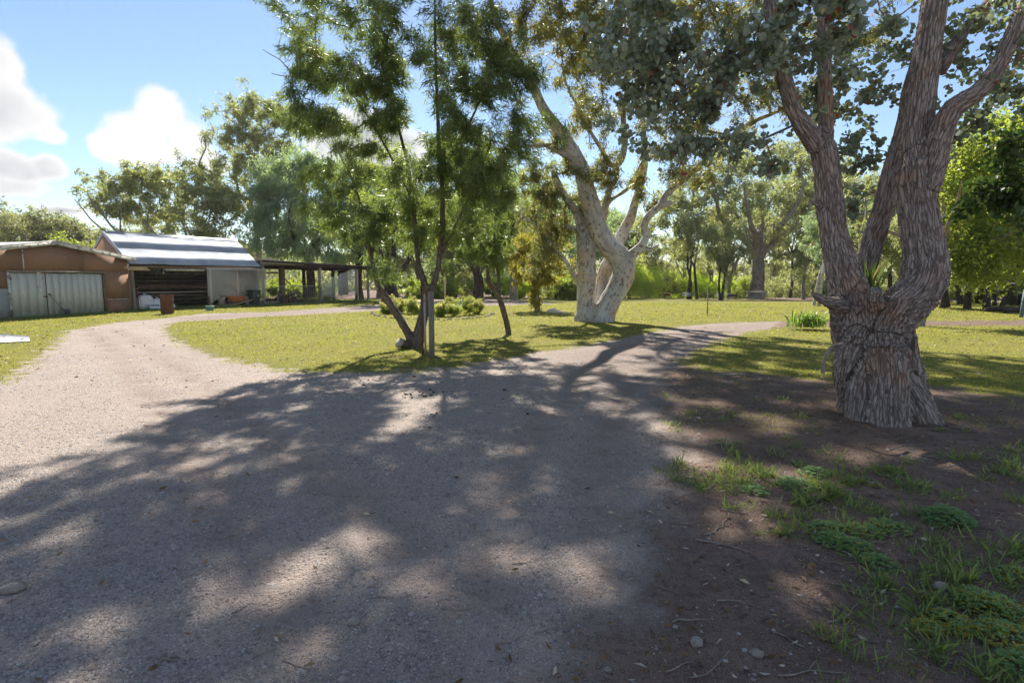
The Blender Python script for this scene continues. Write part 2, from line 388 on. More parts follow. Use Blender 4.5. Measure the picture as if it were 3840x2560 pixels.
def m_stone():
    t = MT('gravel_stone'); ti = t.attr('tint'); c = t.mix(ti, (.16, .135, .12), (.50, .45, .41)); p = t.pos(); n = t.noise(p, 90, 3)
    return t.done(t.mix(t.math('MULTIPLY', n, .5), c, (.30, .25, .22)), .9, t.bump(n, .004), .2)
M['stone'] = m_stone()
M['rock'] = m_plain('rock', (.24, .20, .17), (.40, .36, .32), 8, .9, bumpd=.02)
# ------------------------------------------------------------------ the ground: one sheet cut into ground, driveway and lawns
def psd(poly, P):
    """signed distance to a polygon, positive inside"""
    A = np.asarray(poly, float); B = np.roll(A, -1, 0); d2 = np.full(len(P), 1e18); ins = np.zeros(len(P), bool)
    for a, b in zip(A, B):
        e = b - a; q = P - a; t = np.clip((q @ e) / (e @ e + 1e-12), 0, 1); r = q - t[:, None] * e
        d2 = np.minimum(d2, (r * r).sum(1))
        c = (a[1] > P[:, 1]) != (b[1] > P[:, 1])
        xi = (b[0] - a[0]) * (P[:, 1] - a[1]) / (b[1] - a[1] + 1e-12) + a[0]
        ins ^= c & (P[:, 0] < xi)
    return np.where(ins, 1, -1) * np.sqrt(d2)
def gp(lst): return [tuple(G(x, y)) for x, y in lst]
LAWN_C = gp([(640, 1213), (612, 1238), (640, 1270), (720, 1312), (850, 1352), (1000, 1385), (1150, 1402), (1400, 1398), (1600, 1392),
             (1850, 1352), (2000, 1325), (2200, 1295), (2400, 1258), (2550, 1228), (2700, 1213), (2960, 1205), (3300, 1206), (3840, 1204), (4300, 1204)]) + \
         [(50, 33), (36, 60), (24, 74), (2, 74), (-1, 56)] + gp([(2100, 1140), (1700, 1150), (1430, 1165), (1200, 1179), (900, 1195)])
LAWN_R = gp([(2960, 1226), (2800, 1247), (2700, 1274), (2600, 1315), (2530, 1362), (2620, 1395), (2750, 1402), (2900, 1412), (3050, 1442), (3200, 1445), (3400, 1450),
             (3560, 1460), (3700, 1492), (3840, 1515), (4300, 1560), (4300, 1222), (3840, 1221), (3500, 1222), (3100, 1224)])
LAWN_L = gp([(0, 1440), (82, 1390), (212, 1292), (261, 1241), (425, 1212), (620, 1194), (767, 1178), (1000, 1171), (1200, 1157), (1430, 1141)]) + \
         [(-8, 52), (-30, 70), (-60, 60), (-40, 10), (-20, 5)]
SOIL = gp([(2560, 1345), (2480, 1420), (2470, 1500), (2520, 1600), (2560, 1700), (2500, 1850), (2400, 2050), (2280, 2300), (2150, 2560)]) + [(.35, 1.6), (.3, -8), (60, -8), (60, 31.5)] + gp([(3840, 1196), (2930, 1200), (2900, 1235)])
SOIL_FAR = [(-11, 50.5), (-4, 51), (4, 56), (40, 78), (90, 55), (200, 90), (200, 300), (-300, 300), (-80, 70), (-30, 64)]
PATH = gp([(620, 1225), (900, 1197), (1200, 1182), (1430, 1167), (1700, 1152), (2100, 1142)]) + [(2, 56), (-1, 60)] + gp([(1430, 1138), (1000, 1168), (640, 1190)])
SLAB = [(-40, 21.0), (-17.45, 17.25), (-15.35, 17.62), (-16.4, 18.7), (-40, 24)]   # pale concrete corner, left

TRACK = gp([(2050, 1325), (2300, 1280), (2500, 1238), (2700, 1212), (2960, 1202), (2960, 1230), (2700, 1278), (2530, 1368), (2490, 1500), (2350, 1560), (2250, 1480)])
RUTS = [gp(l) for l in ([(1250, 2560), (830, 1900), (560, 1500), (400, 1300), (330, 1235)], [(2000, 2560), (1350, 1900), (900, 1560), (560, 1310), (430, 1235)], [(1750, 2560), (1880, 1900), (2060, 1560), (2300, 1330), (2700, 1228)], [(2350, 2560), (2250, 1900), (2300, 1600), (2450, 1370), (2750, 1245)])]
def rutmask(P):
    d = np.full(len(P), 9.)
    for l in RUTS:
        A = spline(np.column_stack([np.array(l), np.zeros(len(l))]), .4)[:, :2]
        for c0 in range(0, len(P), 20000): d[c0:c0 + 20000] = np.minimum(d[c0:c0 + 20000], np.sqrt(((P[c0:c0 + 20000, None] - A[None]) ** 2).sum(2)).min(1))
    return np.exp(-(d / .27) ** 2)
def masks(P):
    lawn = np.maximum(np.maximum(psd(LAWN_C, P), psd(LAWN_R, P)), psd(LAWN_L, P))
    soil = np.maximum(psd(SOIL, P), psd(SOIL_FAR, P))
    far = np.hypot(P[:, 0], P[:, 1]) > 74; soil = np.where(far & (lawn < 0), 1., soil)
    return np.clip(lawn, -2, 2), np.clip(soil, -2, 2), np.maximum(np.clip(psd(PATH, P) * .8 + .3, 0, 1), np.clip(psd(TRACK, P) * .6 + .5, 0, 1))

th = np.concatenate([np.linspace(-72, 72, 270), np.linspace(72, 288, 40)[1:-1]]); th = np.radians(th)
rr = 0.45 * 1.030 ** np.arange(253)
TH, RR = np.meshgrid(th, rr)
gx, gy = (np.sin(TH) * RR).ravel(), (np.cos(TH) * RR).ravel()
gz = H(gx, gy)
mk_l, mk_s, mk_p = masks(np.stack([gx, gy], 1))
mk_r = rutmask(np.stack([gx, gy], 1))
near = sstep(16, 3, np.hypot(gx, gy))
loose = .016 * fbm(xyz(gx * 9, gy * 9, 1), 3) * near
ruts = -.03 * mk_r
gz = gz + loose + ruts * sstep(20, 10, gy) * (mk_l < 0)
gz = gz + .10 * sstep(0, 1.2, mk_l) * 0 + .02 * sstep(-.05, .25, mk_l)      # turf stands a little proud of the gravel
nc, nr = len(th), len(rr)
i = np.arange(nr - 1)[:, None] * nc; j = np.arange(nc)[None]; j2 = (j + 1) % nc
GF = np.stack([i + j, i + j2, i + nc + j2, i + nc + j], -1).reshape(-1, 4)[:, ::-1]
GV = np.stack([gx, gy, gz], 1)
cen = np.stack([gx, gy], 1)[GF].mean(1)
fl, fs_, fp = mk_l[GF].mean(1), mk_s[GF].mean(1), None
cls = np.where(fl > 0, 1, np.where(fs_ > 0, 0, 2))
cls = np.where(np.hypot(cen[:, 0], cen[:, 1]) > 120, 0, cls)
def cut(sel, name, **kw):
    F = GF[sel]; u, inv = np.unique(F, return_inverse=True)
    me = mesh_np(name, GV[u], inv.reshape(-1, 4), dict(lawn=mk_l[u], soil=mk_s[u], path=mk_p[u], rut=mk_r[u]), smooth=True)
    return link(name, me, M['terrain'], **kw)
cen_off = cls == 0
g_ = cut(cls == 0, 'ground', kind='structure', label='bare brown soil and leaf litter under the trees')
d_ = cut(cls == 2, 'driveway', kind='structure', label='pale pinkish gravel driveway with loose stones')
l_ = cut(cls == 1, 'lawn', kind='structure', label='sunlit yellow green lawn with fallen leaves')
# patch under the tripod
a = np.linspace(0, 2 * math.pi, 24, endpoint=False)
me = mesh_np('ground', np.vstack([np.stack([np.sin(a) * .47, np.cos(a) * .47, H(np.sin(a) * .47, np.cos(a) * .47) - .012], 1), [[0, 0, h1(0, 0) - .012]]]), np.stack([np.arange(24), (np.arange(24) + 1) % 24, np.full(24, 24)], 1)[:, ::-1],
             dict(lawn=np.full(25, -2.), soil=np.full(25, -1.), path=np.zeros(25), rut=np.zeros(25)))
link('driveway', me, M['terrain'], kind='structure', label='gravel of the driveway underfoot')

from mathutils.bvhtree import BVHTree
_tri = np.vstack([GF[:, [0, 1, 2]], GF[:, [0, 2, 3]]])
_bv_sel = np.hypot(*(GV[_tri[:, 0], :2].T)) < 130
GBVH = BVHTree.FromPolygons(GV.tolist(), _tri[_bv_sel].tolist())
def hz(x, y):
    h = GBVH.ray_cast(Vector((x, y, 30)), Vector((0, 0, -1)))[0]
    return h.z if h is not None else h1(x, y)
# fast vectorised height on the polar grid
def hg(x, y):
    x = np.asarray(x); y = np.asarray(y)
    r = np.hypot(x, y); t = np.arctan2(x, y); t = np.where(t < th[0], t + 2 * math.pi, t)
    fi = np.clip(np.log(np.maximum(r, .46) / .45) / math.log(1.030), 0, nr - 1.001); i0 = fi.astype(int); fr = fi - i0
    j0 = np.clip(np.searchsorted(th, t) - 1, 0, nc - 1); j1 = (j0 + 1) % nc
    ta, tb = th[j0], np.where(j1 == 0, th[0] + 2 * math.pi, th[j1]); ft = np.clip((t - ta) / (tb - ta), 0, 1)
    Z = gz.reshape(nr, nc)
    return (Z[i0, j0] * (1 - ft) + Z[i0, j1] * ft) * (1 - fr) + (Z[i0 + 1, j0] * (1 - ft) + Z[i0 + 1, j1] * ft) * fr
# ------------------------------------------------------------------ tree engine
def leaves_mesh(name, base, ax, L, Wd, r, shape='lance', tint=None, hang=0.):
    """one little folded blade per leaf; base (n,3), ax unit (n,3)"""
    n = len(base)
    rv = r.normal(size=(n, 3)); side = np.cross(ax, rv); side /= np.linalg.norm(side, axis=1)[:, None] + 1e-9
    nm = np.cross(side, ax)
    L = np.broadcast_to(L, (n,))[:, None]; Wd = np.broadcast_to(Wd, (n,))[:, None]
    tint = r.random(n) if tint is None else tint
    if shape == 'lance':
        bend = nm * L * .10
        V = np.stack([base, base + ax * L * .45 + side * Wd * .5 + bend, base + ax * L, base + ax * L * .45 - side * Wd * .5 + bend], 1)
        k = 4; F = np.arange(n)[:, None] * 4 + np.array([[0, 1, 2, 3]])
        F = [F]
    elif shape == 'round':
        pts = [(.0, .0), (.22, .42), (.62, .5), (1., .0), (.62, -.5), (.22, -.42)]
        V = np.stack([base + ax * L * p + side * Wd * q + nm * L * (.10 * abs(q) * 2 - .06 * (p > .9)) for p, q in pts], 1)
        k = 6; b = np.arange(n)[:, None] * 6
        F = [np.vstack([b + np.array([[0, 1, 2, 3]]), b + np.array([[0, 3, 4, 5]])])]
    elif shape == 'blade':
        V = np.stack([base - side * Wd * .5, base + side * Wd * .5, base + ax * L * .6 + side * Wd * .3 + nm * L * .05, base + ax * L + nm * L * .22, ], 1)
        k = 4; F = [np.arange(n)[:, None] * 4 + np.array([[0, 1, 2, 3]])]
    elif shape == 'tri':
        V = np.stack([base - side * Wd * .5, base + side * Wd * .5, base + ax * L], 1)
        k = 3; F = [np.arange(n)[:, None] * 3 + np.array([[0, 1, 2]])]
    return mesh_np(name, V.reshape(-1, 3), F, dict(tint=np.repeat(tint, k)))

def sample_clump(r, c, rad, n, sub=6, tight=.22):
    """points in an ellipsoid, gathered into tufts and pushed to the outside"""
    m = max(1, n // sub)
    d = r.normal(size=(m, 3)); d /= np.linalg.norm(d, axis=1)[:, None]
    cc = d * (r.random(m) ** .45)[:, None]
    k = r.integers(0, m, n)
    p = cc[k] + r.normal(size=(n, 3)) * tight
    return np.asarray(c) + p * np.asarray(rad)

class Tree:
    def __init__(s, seed):
        s.r = np.random.default_rng(seed); s.pos = []; s.par = []; s.fix = []; s.ok = []; s.limbs = []; s.tips = []; s.tipd = []
    def limb(s, P, rad, step=.25, branchable_from=0., wig=.0, attach=True):
        """hand laid limb: rows of points and radii, welded to the skeleton"""
        Q = np.column_stack([np.asarray(P, float), np.asarray(rad, float)]); Q = spline(Q, step)
        if wig: 
            k = np.arange(len(Q))[:, None] * .35; off = np.stack([noise3(np.hstack([k, k * 0 + s.r.random() * 99, k * 0 + q])) - .5 for q in (1, 5, 9)], 1)
            Q[:, :3] += off * wig * np.linspace(0, 1, len(Q))[:, None]
        s.limbs.append(Q); n0 = len(s.pos); par = -1
        if n0 and attach: par = int(np.argmin(((np.array(s.pos) - Q[0, :3]) ** 2).sum(1)))
        for i, q in enumerate(Q):
            s.pos.append(q[:3]); s.par.append(par if i == 0 else n0 + i - 1); s.fix.append(q[3]); s.ok.append(i >= branchable_from * len(Q))
        return s
    def colonize(s, A, step=.5, jit=.08, sag=.12, up=0.1, bias=.25, rootz=None):
        A = np.asarray(A, float); cap = len(s.pos) + len(A) * 14 + 10
        P = np.zeros((cap, 3)); n = len(s.pos); P[:n] = np.array(s.pos)
        okm = np.zeros(cap, bool); okm[:n] = s.ok
        hop = np.zeros(cap); 
        d0 = np.array([np.min(((P[:n][okm[:n]] - a) ** 2).sum(1)) for a in A]); order = np.argsort(d0)
        for ai in order:
            a = A[ai]; dv = P[:n] - a; d = np.sqrt((dv * dv).sum(1))
            cost = d + bias * hop[:n] + np.where(okm[:n], 0, 1e6) + .35 * np.maximum(0, dv[:, 2])
            k = int(np.argmin(cost)); dist = d[k]
            if dist < 1e-4: continue
            m = int(min(12, max(2, math.ceil(dist / step)))); p0 = P[k]
            pk = s.par[k]; dr = p0 - P[pk] if pk >= 0 else np.array([0, 0, 1.]); dr = dr / (np.linalg.norm(dr) + 1e-9)
            ctl = p0 + dr * dist * .32 + np.array([0, 0, up * dist]) + s.r.normal(size=3) * dist * .08
            last = k
            for q in range(1, m + 1):
                t = q / m; x = p0 * (1 - t) ** 2 + ctl * 2 * t * (1 - t) + a * t * t
                if q < m: x = x + s.r.normal(size=3) * jit * dist / m
                P[n] = x; s.pos.append(x); s.par.append(last); s.fix.append(0.); s.ok.append(True); okm[n] = True; hop[n] = hop[last] + dist / m * .6; last = n; n += 1
            s.tips.append(last); dd = P[last] - P[s.par[last]]; s.tipd.append(dd / (np.linalg.norm(dd) + 1e-9))
        return s
    def radii(s, tip=.004, e=2.25):
        n = len(s.pos); r = np.zeros(n); acc = np.zeros(n); par = s.par
        for i in range(n - 1, -1, -1):
            v = max(acc[i] ** (1 / e), tip)
            r[i] = max(v, tip) if s.fix[i] == 0 else s.fix[i]
            if par[i] >= 0: acc[par[i]] += (v ** e) * .98
        for i in range(n):                       # never thicker than what carries it
            if par[i] >= 0 and s.fix[i] == 0: r[i] = min(r[i], r[par[i]] * (.72 if s.fix[par[i]] else .97))
        return np.maximum(r, tip * .6)
    def branch_mesh(s, name, tip=.004, min_r=0., e=2.25, with_limbs=False, limb_sides=12):
        P = np.array(s.pos); r = s.radii(tip, e); n = len(P); kids = [[] for _ in range(n)]
        for i, p in enumerate(s.par):
            if p >= 0 and s.fix[i] == 0: kids[p].append(i)
        Vs, F4, F3, BK, off = [], [], [], [], 0
        starts = []
        for i in range(n):
            if s.fix[i] > 0:
                for c in kids[i]: starts.append((i, c))
        st = list(starts)
        while st:
            p, c = st.pop(); ch = [p, c]
            while kids[c]:
                ks = sorted(kids[c], key=lambda q: -r[q])
                for o in ks[1:]: st.append((c, o))
                c = ks[0]; ch.append(c)
            rad = r[ch].copy(); rad[0] = min(rad[0], rad[1] * 1.15); rad[-1] *= .5
            if rad[1] < min_r: continue
            sides = 8 if rad[1] > .06 else 6 if rad[1] > .03 else 4 if rad[1] > .012 else 3
            V, q4, q3, bk = tube_np(P[ch], rad, sides, False)
            Vs.append(V); F4.append(q4 + off); BK.append(bk); off += len(V)
        if with_limbs:
            for Q in s.limbs:
                V, q4, q3, bk = tube_np(Q[:, :3], Q[:, 3], limb_sides if Q[:, 3].max() > .05 else 6, True)
                Vs.append(V); F4.append(q4 + off); F3.append(q3 + off); BK.append(bk); off += len(V)
        F = [np.vstack(F4)] + ([np.vstack(F3)] if F3 else [])
        return mesh_np(name, np.vstack(Vs), F, dict(bk=np.vstack(BK)), smooth=True)
    def leaf_data(s, per, spread, droop, along=.5, tips=None):
        """leaf bases and directions around every twig end"""
        P = np.array(s.pos); tp = np.array(s.tips if tips is None else tips); T = P[tp]; pp = np.array([s.par[i] for i in tp]); B = P[pp]
        n = len(tp) * per; k = np.repeat(np.arange(len(tp)), per)
        t = s.r.random(n) ** .8
        base = T[k] + (B[k] - T[k]) * (t * along * 2)[:, None] + s.r.normal(size=(n, 3)) * spread
        d = (T - B) / (np.linalg.norm(T - B, axis=1)[:, None] + 1e-9)
        ax = d[k] * .9 + s.r.normal(size=(n, 3)) * .62 + np.array([0, 0, -droop]); ax /= np.linalg.norm(ax, axis=1)[:, None]
        return base, ax
    def fused(s, limbs, voxel, smooth=4, disp=None, extra=()):
        """one continuous skin round the given limbs; returns verts, faces, bark coordinates"""
        mb = MB()
        for Q in limbs: mb.tube(Q[:, :3], Q[:, 3], 20, True)
        for Q in extra: mb.tube(Q[:, :3], Q[:, 3], 20, True)
        me = mb.mesh('tmp'); o = bpy.data.objects.new('tmp', me); C.objects.link(o)
        m = o.modifiers.new('r', 'REMESH'); m.mode = 'VOXEL'; m.voxel_size = voxel; m.adaptivity = 0
        if smooth: q = o.modifiers.new('s', 'SMOOTH'); q.iterations = smooth; q.factor = .5
        ev = o.evaluated_get(bpy.context.evaluated_depsgraph_get()); em = ev.to_mesh()
        V = np.zeros(len(em.vertices) * 3); em.vertices.foreach_get('co', V); V = V.reshape(-1, 3)
        N = np.zeros(len(em.vertices) * 3); em.vertex_normals.foreach_get('vector', N); N = N.reshape(-1, 3)
        L = np.zeros(len(em.loops), int); em.loops.foreach_get('vertex_index', L); F = L.reshape(-1, 4)
        ev.to_mesh_clear(); bpy.data.objects.remove(o); bpy.data.meshes.remove(me)
        # bark coordinates from the nearest limb
        best = np.full(len(V), 1e9); bk = np.zeros((len(V), 3)); s0 = 0.
        for Q in list(limbs) + list(extra):
            P = Q[:, :3]; T = np.gradient(P, axis=0); T /= np.linalg.norm(T, axis=1)[:, None]
            S = np.concatenate([[0], np.cumsum(np.linalg.norm(np.diff(P, axis=0), axis=1))]) + s0; s0 += 3.7
            u = np.cross(T[0], [.31, .87, .12]); u /= np.linalg.norm(u); U = [u]
            for i in range(1, len(P)): u = U[-1] - T[i] * (U[-1] @ T[i]); u /= np.linalg.norm(u); U.append(u)
            U = np.array(U); Bn = np.cross(T, U)
            for c0 in range(0, len(V), 20000):
                v = V[c0:c0 + 20000]; d = np.linalg.norm(v[:, None] - P[None], axis=2); sd = d - Q[None, :, 3]
                k = np.argmin(sd, 1); ii = np.arange(len(v)); b = sd[ii, k]; up = b < best[c0:c0 + 20000]
                dv = v - P[k]; x = (dv * U[k]).sum(1); y = (dv * Bn[k]).sum(1); z = S[k] + (dv * T[k]).sum(1)
                nb = np.stack([x, y, z], 1); bb = bk[c0:c0 + 20000]; bb[up] = nb[up]; best[c0:c0 + 20000] = np.where(up, b, best[c0:c0 + 20000])
        if disp is not None: V = V + N * disp(V, bk)[:, None]
        return V, F, bk

def pxlimb(rows, wpx=True):
    """rows of (photo x, photo y, metres out, width in photo px) -> points and radii"""
    P = np.array([W(x, y, Y) for x, y, Y, _ in rows]); r = np.array([wd * Y / FPX / 2 for _, _, Y, wd in rows]); return P, r
def pxclump(x, y, Y, rx, ry, rd):
    k = Y / FPX; return W(x, y, Y), (rx * k, rd, ry * k)

def crown_leaves(tr, name, mat, parent, per, L, Wd, spread, droop, shape='lance', n_extra=None, along=.5, tips=None, tint=None, kind='stuff', lv=.25, tintfn=None, big=None):
    b, ax = tr.leaf_data(per, spread, droop, along, tips); n = len(b)
    if big is not None: L = L * (1 + (big[2] - 1) * sstep(big[0], big[1], b[:, 2]))  # unseen upper leaves are enlarged to thicken the crown's cast shade
    Ls = L * (1 + tr.r.normal(size=n) * lv).clip(.45, 1.6)
    if tintfn is not None: tint = tintfn(b)
    me = leaves_mesh(name, b, ax, Ls, Wd * Ls / L, tr.r, shape, tint)
    return place(link(name, me, mat, kind=kind), parent)
# ------------------------------------------------------------------ the three big trees of the foreground
def tmix(r, freq=1.1, seedz=0., amt=.55):
    def f(b):
        return np.clip((noise3(b * freq + seedz) - .5) * 1.5 + .5, 0, 1) * amt + r.random(len(b)) * (1 - amt)
    return f
def tmix_acc(r, freq, amt, frac):
    """as tmix, but a share `frac` of the leaves takes the accent end of the tint"""
    def f(b):
        t = (np.clip((noise3(b * freq) - .5) * 1.5 + .5, 0, 1) * amt + r.random(len(b)) * (1 - amt)) * .92
        a = r.random(len(b)) < frac; t[a] = .93 + r.random(a.sum()) * .07
        return t
    return f

# --- rough barked tree on the right -------------------------------------------------
T1 = Tree(11)
bx, by = G(3330, 1560)
def l1(rows, **kw): P, r = pxlimb(rows); T1.limb(P, r, **kw)
BY = 6.75
main_rows = [
    # butt
    [(3330, 1720, BY, 350), (3320, 1570, BY, 320), (3298, 1440, BY, 285), (3275, 1330, BY, 268), (3258, 1230, BY, 262), (3240, 1130, BY, 236)],
    # left stem
    [(3225, 1420, BY, 150), (3218, 1310, BY, 165), (3208, 1200, BY, 170), (3186, 1100, BY, 148), (3155, 1000, BY, 118), (3128, 880, BY, 104), (3112, 760, BY, 100), (3100, 640, BY, 96), (3085, 555, BY, 92), (3075, 520, BY, 80)],
    # left stem's leaning limb
    [(3082, 570, BY, 80), (3040, 510, 6.7, 72), (2985, 430, 6.65, 62), (2950, 330, 6.6, 56), (2922, 220, 6.6, 54), (2900, 100, 6.6, 52), (2888, 0, 6.6, 50), (2880, -160, 6.6, 44), (2840, -420, 6.6, 34)],
    # left stem's upright limb
    [(3085, 560, BY, 66), (3096, 490, 6.9, 58), (3094, 360, 7., 54), (3092, 200, 7.1, 52), (3090, 60, 7.2, 50), (3085, -80, 7.2, 46), (3110, -380, 7.2, 34)],
    # dark stem behind
    [(3250, 1180, 6.95, 120), (3232, 1080, 7., 88), (3250, 980, 7.05, 80), (3300, 820, 7.15, 76), (3335, 680, 7.2, 68), (3365, 560, 7.25, 60), (3392, 440, 7.3, 50), (3400, 350, 7.3, 38), (3410, 290, 7.3, 26), (3440, 160, 7.3, 22), (3470, -40, 7.3, 18)],
    # great curved stem
    [(3330, 1500, 6.6, 150), (3322, 1400, 6.55, 160), (3318, 1300, 6.5, 168), (3334, 1220, 6.47, 168), (3375, 1155, 6.45, 165), (3430, 1105, 6.45, 165), (3465, 1040, 6.45, 160), (3468, 950, 6.5, 146), (3450, 850, 6.55, 136), (3440, 740, 6.6, 132), (3437, 660, 6.6, 128), (3440, 600, 6.6, 110)],
    [(3430, 640, 6.65, 104), (3432, 540, 6.7, 104), (3450, 400, 6.75, 98), (3470, 260, 6.8, 96), (3490, 130, 6.85, 92), (3508, 0, 6.9, 88), (3530, -200, 7., 74), (3560, -460, 7., 56)],
    [(3470, 690, 6.55, 110), (3505, 580, 6.5, 90), (3535, 480, 6.45, 80), (3575, 405, 6.4, 78), (3660, 350, 6.35, 68), (3730, 270, 6.3, 62), (3785, 160, 6.3, 58), (3825, 60, 6.3, 54), (3880, -60, 6.3, 48), (3960, -260, 6.3, 36)],
    [(3525, 270, 6.9, 44), (3570, 190, 7., 44), (3620, 110, 7.1, 42), (3690, 30, 7.2, 38), (3760, -60, 7.3, 32), (3840, -220, 7.3, 24)],
]
for rows in main_rows: l1(rows, step=.10, branchable_from=.72 if len(rows) < 9 else .55)
T1.ok[:] = [p[2] > 2.9 for p in T1.pos]
n_fused = len(T1.limbs)
# thinner limbs that are part of the skin
small_rows = [
    [(2868, 1030, 6.5, 1), ],
]
ex = []
def exl(rows): P, r = pxlimb(rows); ex.append(spline(np.column_stack([P, r]), .05))
exl([(3160, 1140, 6.6, 64), (3105, 1135, 6.5, 44), (3068, 1112, 6.45, 30), (3044, 1098, 6.42, 22)])      # broken stub, left
exl([(3285, 1150, 6.3, 66), (3278, 1110, 6.2, 58), (3283, 1085, 6.15, 50)])                               # sawn knob
exl([(3470, 1000, 6.5, 40), (3500, 940, 6.5, 34), (3515, 890, 6.5, 20)])
exl([(3140, 800, 6.75, 40), (3075, 770, 6.7, 28), (3042, 752, 6.68, 16)])
exl([(3470, 980, 6.45, 46), (3505, 1010, 6.42, 30), (3516, 985, 6.4, 18)])
# root flares
exl([(3300, 1330, 6.55, 170), (3250, 1450, 6.5, 140), (3235, 1560, 6.45, 130), (3225, 1660, 6.4, 140)])
exl([(3320, 1300, 6.6, 130), (3375, 1430, 6.5, 130), (3432, 1550, 6.4, 150), (3480, 1650, 6.35, 170)])
exl([(3230, 1250, 6.6, 140), (3180, 1380, 6.7, 110), (3180, 1480, 6.8, 80), (3170, 1560, 6.85, 70)])
exl([(3320, 1300, 6.4, 160), (3330, 1430, 6.3, 150), (3330, 1540, 6.25, 160), (3335, 1640, 6.2, 170)])
def bark_disp(V, bk):
    x, y, s = bk.T; rr = np.hypot(x, y) + 1e-6; a = np.arctan2(y, x)
    z = V[:, 2]; low = sstep(1.5, .9, z)
    a2 = a + .55 * s * low
    q = np.stack([np.cos(a2) * (rr + .12) * 13, np.sin(a2) * (rr + .12) * 13, s * (1.7 - .9 * low)], 1)
    n = fbm(q, 4, .5); rid = 1 - np.abs(n) * 4.2
    q2 = np.stack([np.cos(a2) * (rr + .1) * 30, np.sin(a2) * (rr + .1) * 30, s * 5], 1); n2 = fbm(q2, 2)
    k = np.clip(rr / .15, .25, 1.5)
    butt = fbm(np.stack([np.cos(a2) * 2.4, np.sin(a2) * 2.4, s * .5], 1), 2) * .22 * low * sstep(.15, .35, rr)
    lump = fbm(V * 6, 3) * .06 * np.exp(-((z - 1.35) / .3) ** 2)
    return k * (-.034 * np.clip(rid, 0, 1) ** 2 + .012 * n2) + butt + lump
V, F, bk = T1.fused(T1.limbs[:n_fused], .0175, 3, bark_disp, ex)
root1 = empty('rough_barked_tree', (bx, by, hz(bx, by)), label='thick multi-stemmed tree with rough fissured bark and round silver leaves', cat='tree')
place(link('trunk', mesh_np('trunk', V, F, dict(bk=bk), smooth=True), M['rough_bark']), root1)
cl1 = [(2560, 180, 6.4, 230, 110, .8, 38), (2470, 400, 6.8, 170, 110, .6, 28), (2680, 330, 6.5, 160, 120, .7, 27), (2600, 540, 6.8, 190, 50, .5, 17), (2770, 650, 7., 100, 40, .5, 9),
       (2420, 150, 6.6, 160, 110, .7, 21), (2900, 120, 6.3, 220, 120, .8, 32), (3080, 60, 6., 150, 90, .6, 21), (3010, 380, 7.2, 110, 110, .5, 13), (3200, 330, 7.8, 130, 130, .6, 21), (3150, 560, 7.8, 90, 90, .5, 12),
       (3290, 120, 7.8, 160, 120, .8, 22), (3560, 90, 7.4, 180, 110, .8, 22), (3720, 150, 6.8, 150, 120, .7, 18), (3650, 440, 7.5, 120, 110, .5, 14), (3800, 330, 7.4, 90, 140, .5, 12), (3190, 760, 7.8, 50, 60, .4, 6),
       (2300, 60, 7.2, 150, 80, .7, 14), (3400, 470, 8., 80, 90, .5, 7)]
A = []
for x, y, Y, rx, ry, rd, n in cl1:
    c, rad = pxclump(x, y, Y, rx, ry, rd); A.append(sample_clump(T1.r, c, rad, n, 4, .3))
for c, rad, n in [((2.0, 6.4, 6.0), (2.2, 1.6, .9), 80), ((4.6, 6.6, 6.2), (2.2, 1.8, 1.1), 80), ((3.4, 6.4, 7.6), (2.6, 1.8, 1.0), 70), ((6.6, 6.0, 5.4), (1.4, 1.4, 1.2), 50)]:
    A.append(sample_clump(T1.r, c, rad, n, 5, .3))
A = np.vstack(A); A = np.vstack([A, A[A[:, 2] < 5.2] + T1.r.normal(size=(int((A[:, 2] < 5.2).sum()), 3)) * .16]); A[:, 1] = np.maximum(A[:, 1], 4.3)
T1.colonize(A, .28, .25, up=.12, bias=.2)
place(link('branches', T1.branch_mesh('branches', .0036, with_limbs=False), M['rough_bark']), root1)
cr = crown_leaves(T1, 'crown', M['leaf_round'], root1, 17, .062, .058, .034, .3, 'round', along=.95, big=(5.2, 6., 1.5), tintfn=tmix_acc(T1.r, 1.4, .35, .055))
# the leaves that show largest, one by one
b, ax = T1.leaf_data(2, .10, .25, .5)
vis = (b[:, 2] < 4.9) & (b[:, 1] > 3)
idx = np.nonzero(vis)[0]; idx = idx[np.argsort(np.linalg.norm(b[idx] - [0, 0, 1.7], axis=1))][:260]
lm = []
for q in range(8):
    tt = [.2, .35, .5, .65, .75, .85, .94, .965][q]
    lm.append(leaves_mesh('leaf', np.zeros((1, 3)), np.array([[0, 1., 0]]), .06, .058, T1.r, 'round', np.array([tt])))
    lm[-1].materials.append(M['leaf_round'])
for k, i0 in enumerate(idx):
    o = bpy.data.objects.new('leaf', lm[int(T1.r.choice(8, p=[.15, .2, .2, .15, .13, .12, .03, .02]))]); C.objects.link(o)
    qd = Vector(ax[i0]).to_track_quat('Y', 'Z'); o.rotation_mode = 'QUATERNION'; o.rotation_quaternion = qd; o.location = b[i0]
    o.parent = cr
    # the crown mesh is in world space, so its children are too
# a strap of bark torn loose and a tuft of grass in the fork
mb = MB(); P = np.array([W(3160, 1290, 6.25), W(3120, 1300, 6.15), W(3095, 1340, 6.1), W(3085, 1400, 6.1)]); Q = spline(P, .03)
for a0, a1 in zip(Q[:-1], Q[1:]): mb.bar(a0, a1, .035, .008, (.3, 1, .2))
place(mb.build('bark_strip', M['fallen_twig']), root1)
c = W(3262, 1105, 6.7); n = 26
me = leaves_mesh('grass_tuft', c + T1.r.normal(size=(n, 3)) * [.03, .03, .01], (lambda a: a / np.linalg.norm(a, axis=1)[:, None])(T1.r.normal(size=(n, 3)) * [.16, .16, .05] + [0, 0, 1]), T1.r.uniform(.22, .48, n), .012, T1.r, 'blade')
place(link('grass_tuft', me, M['grass_green']), root1)

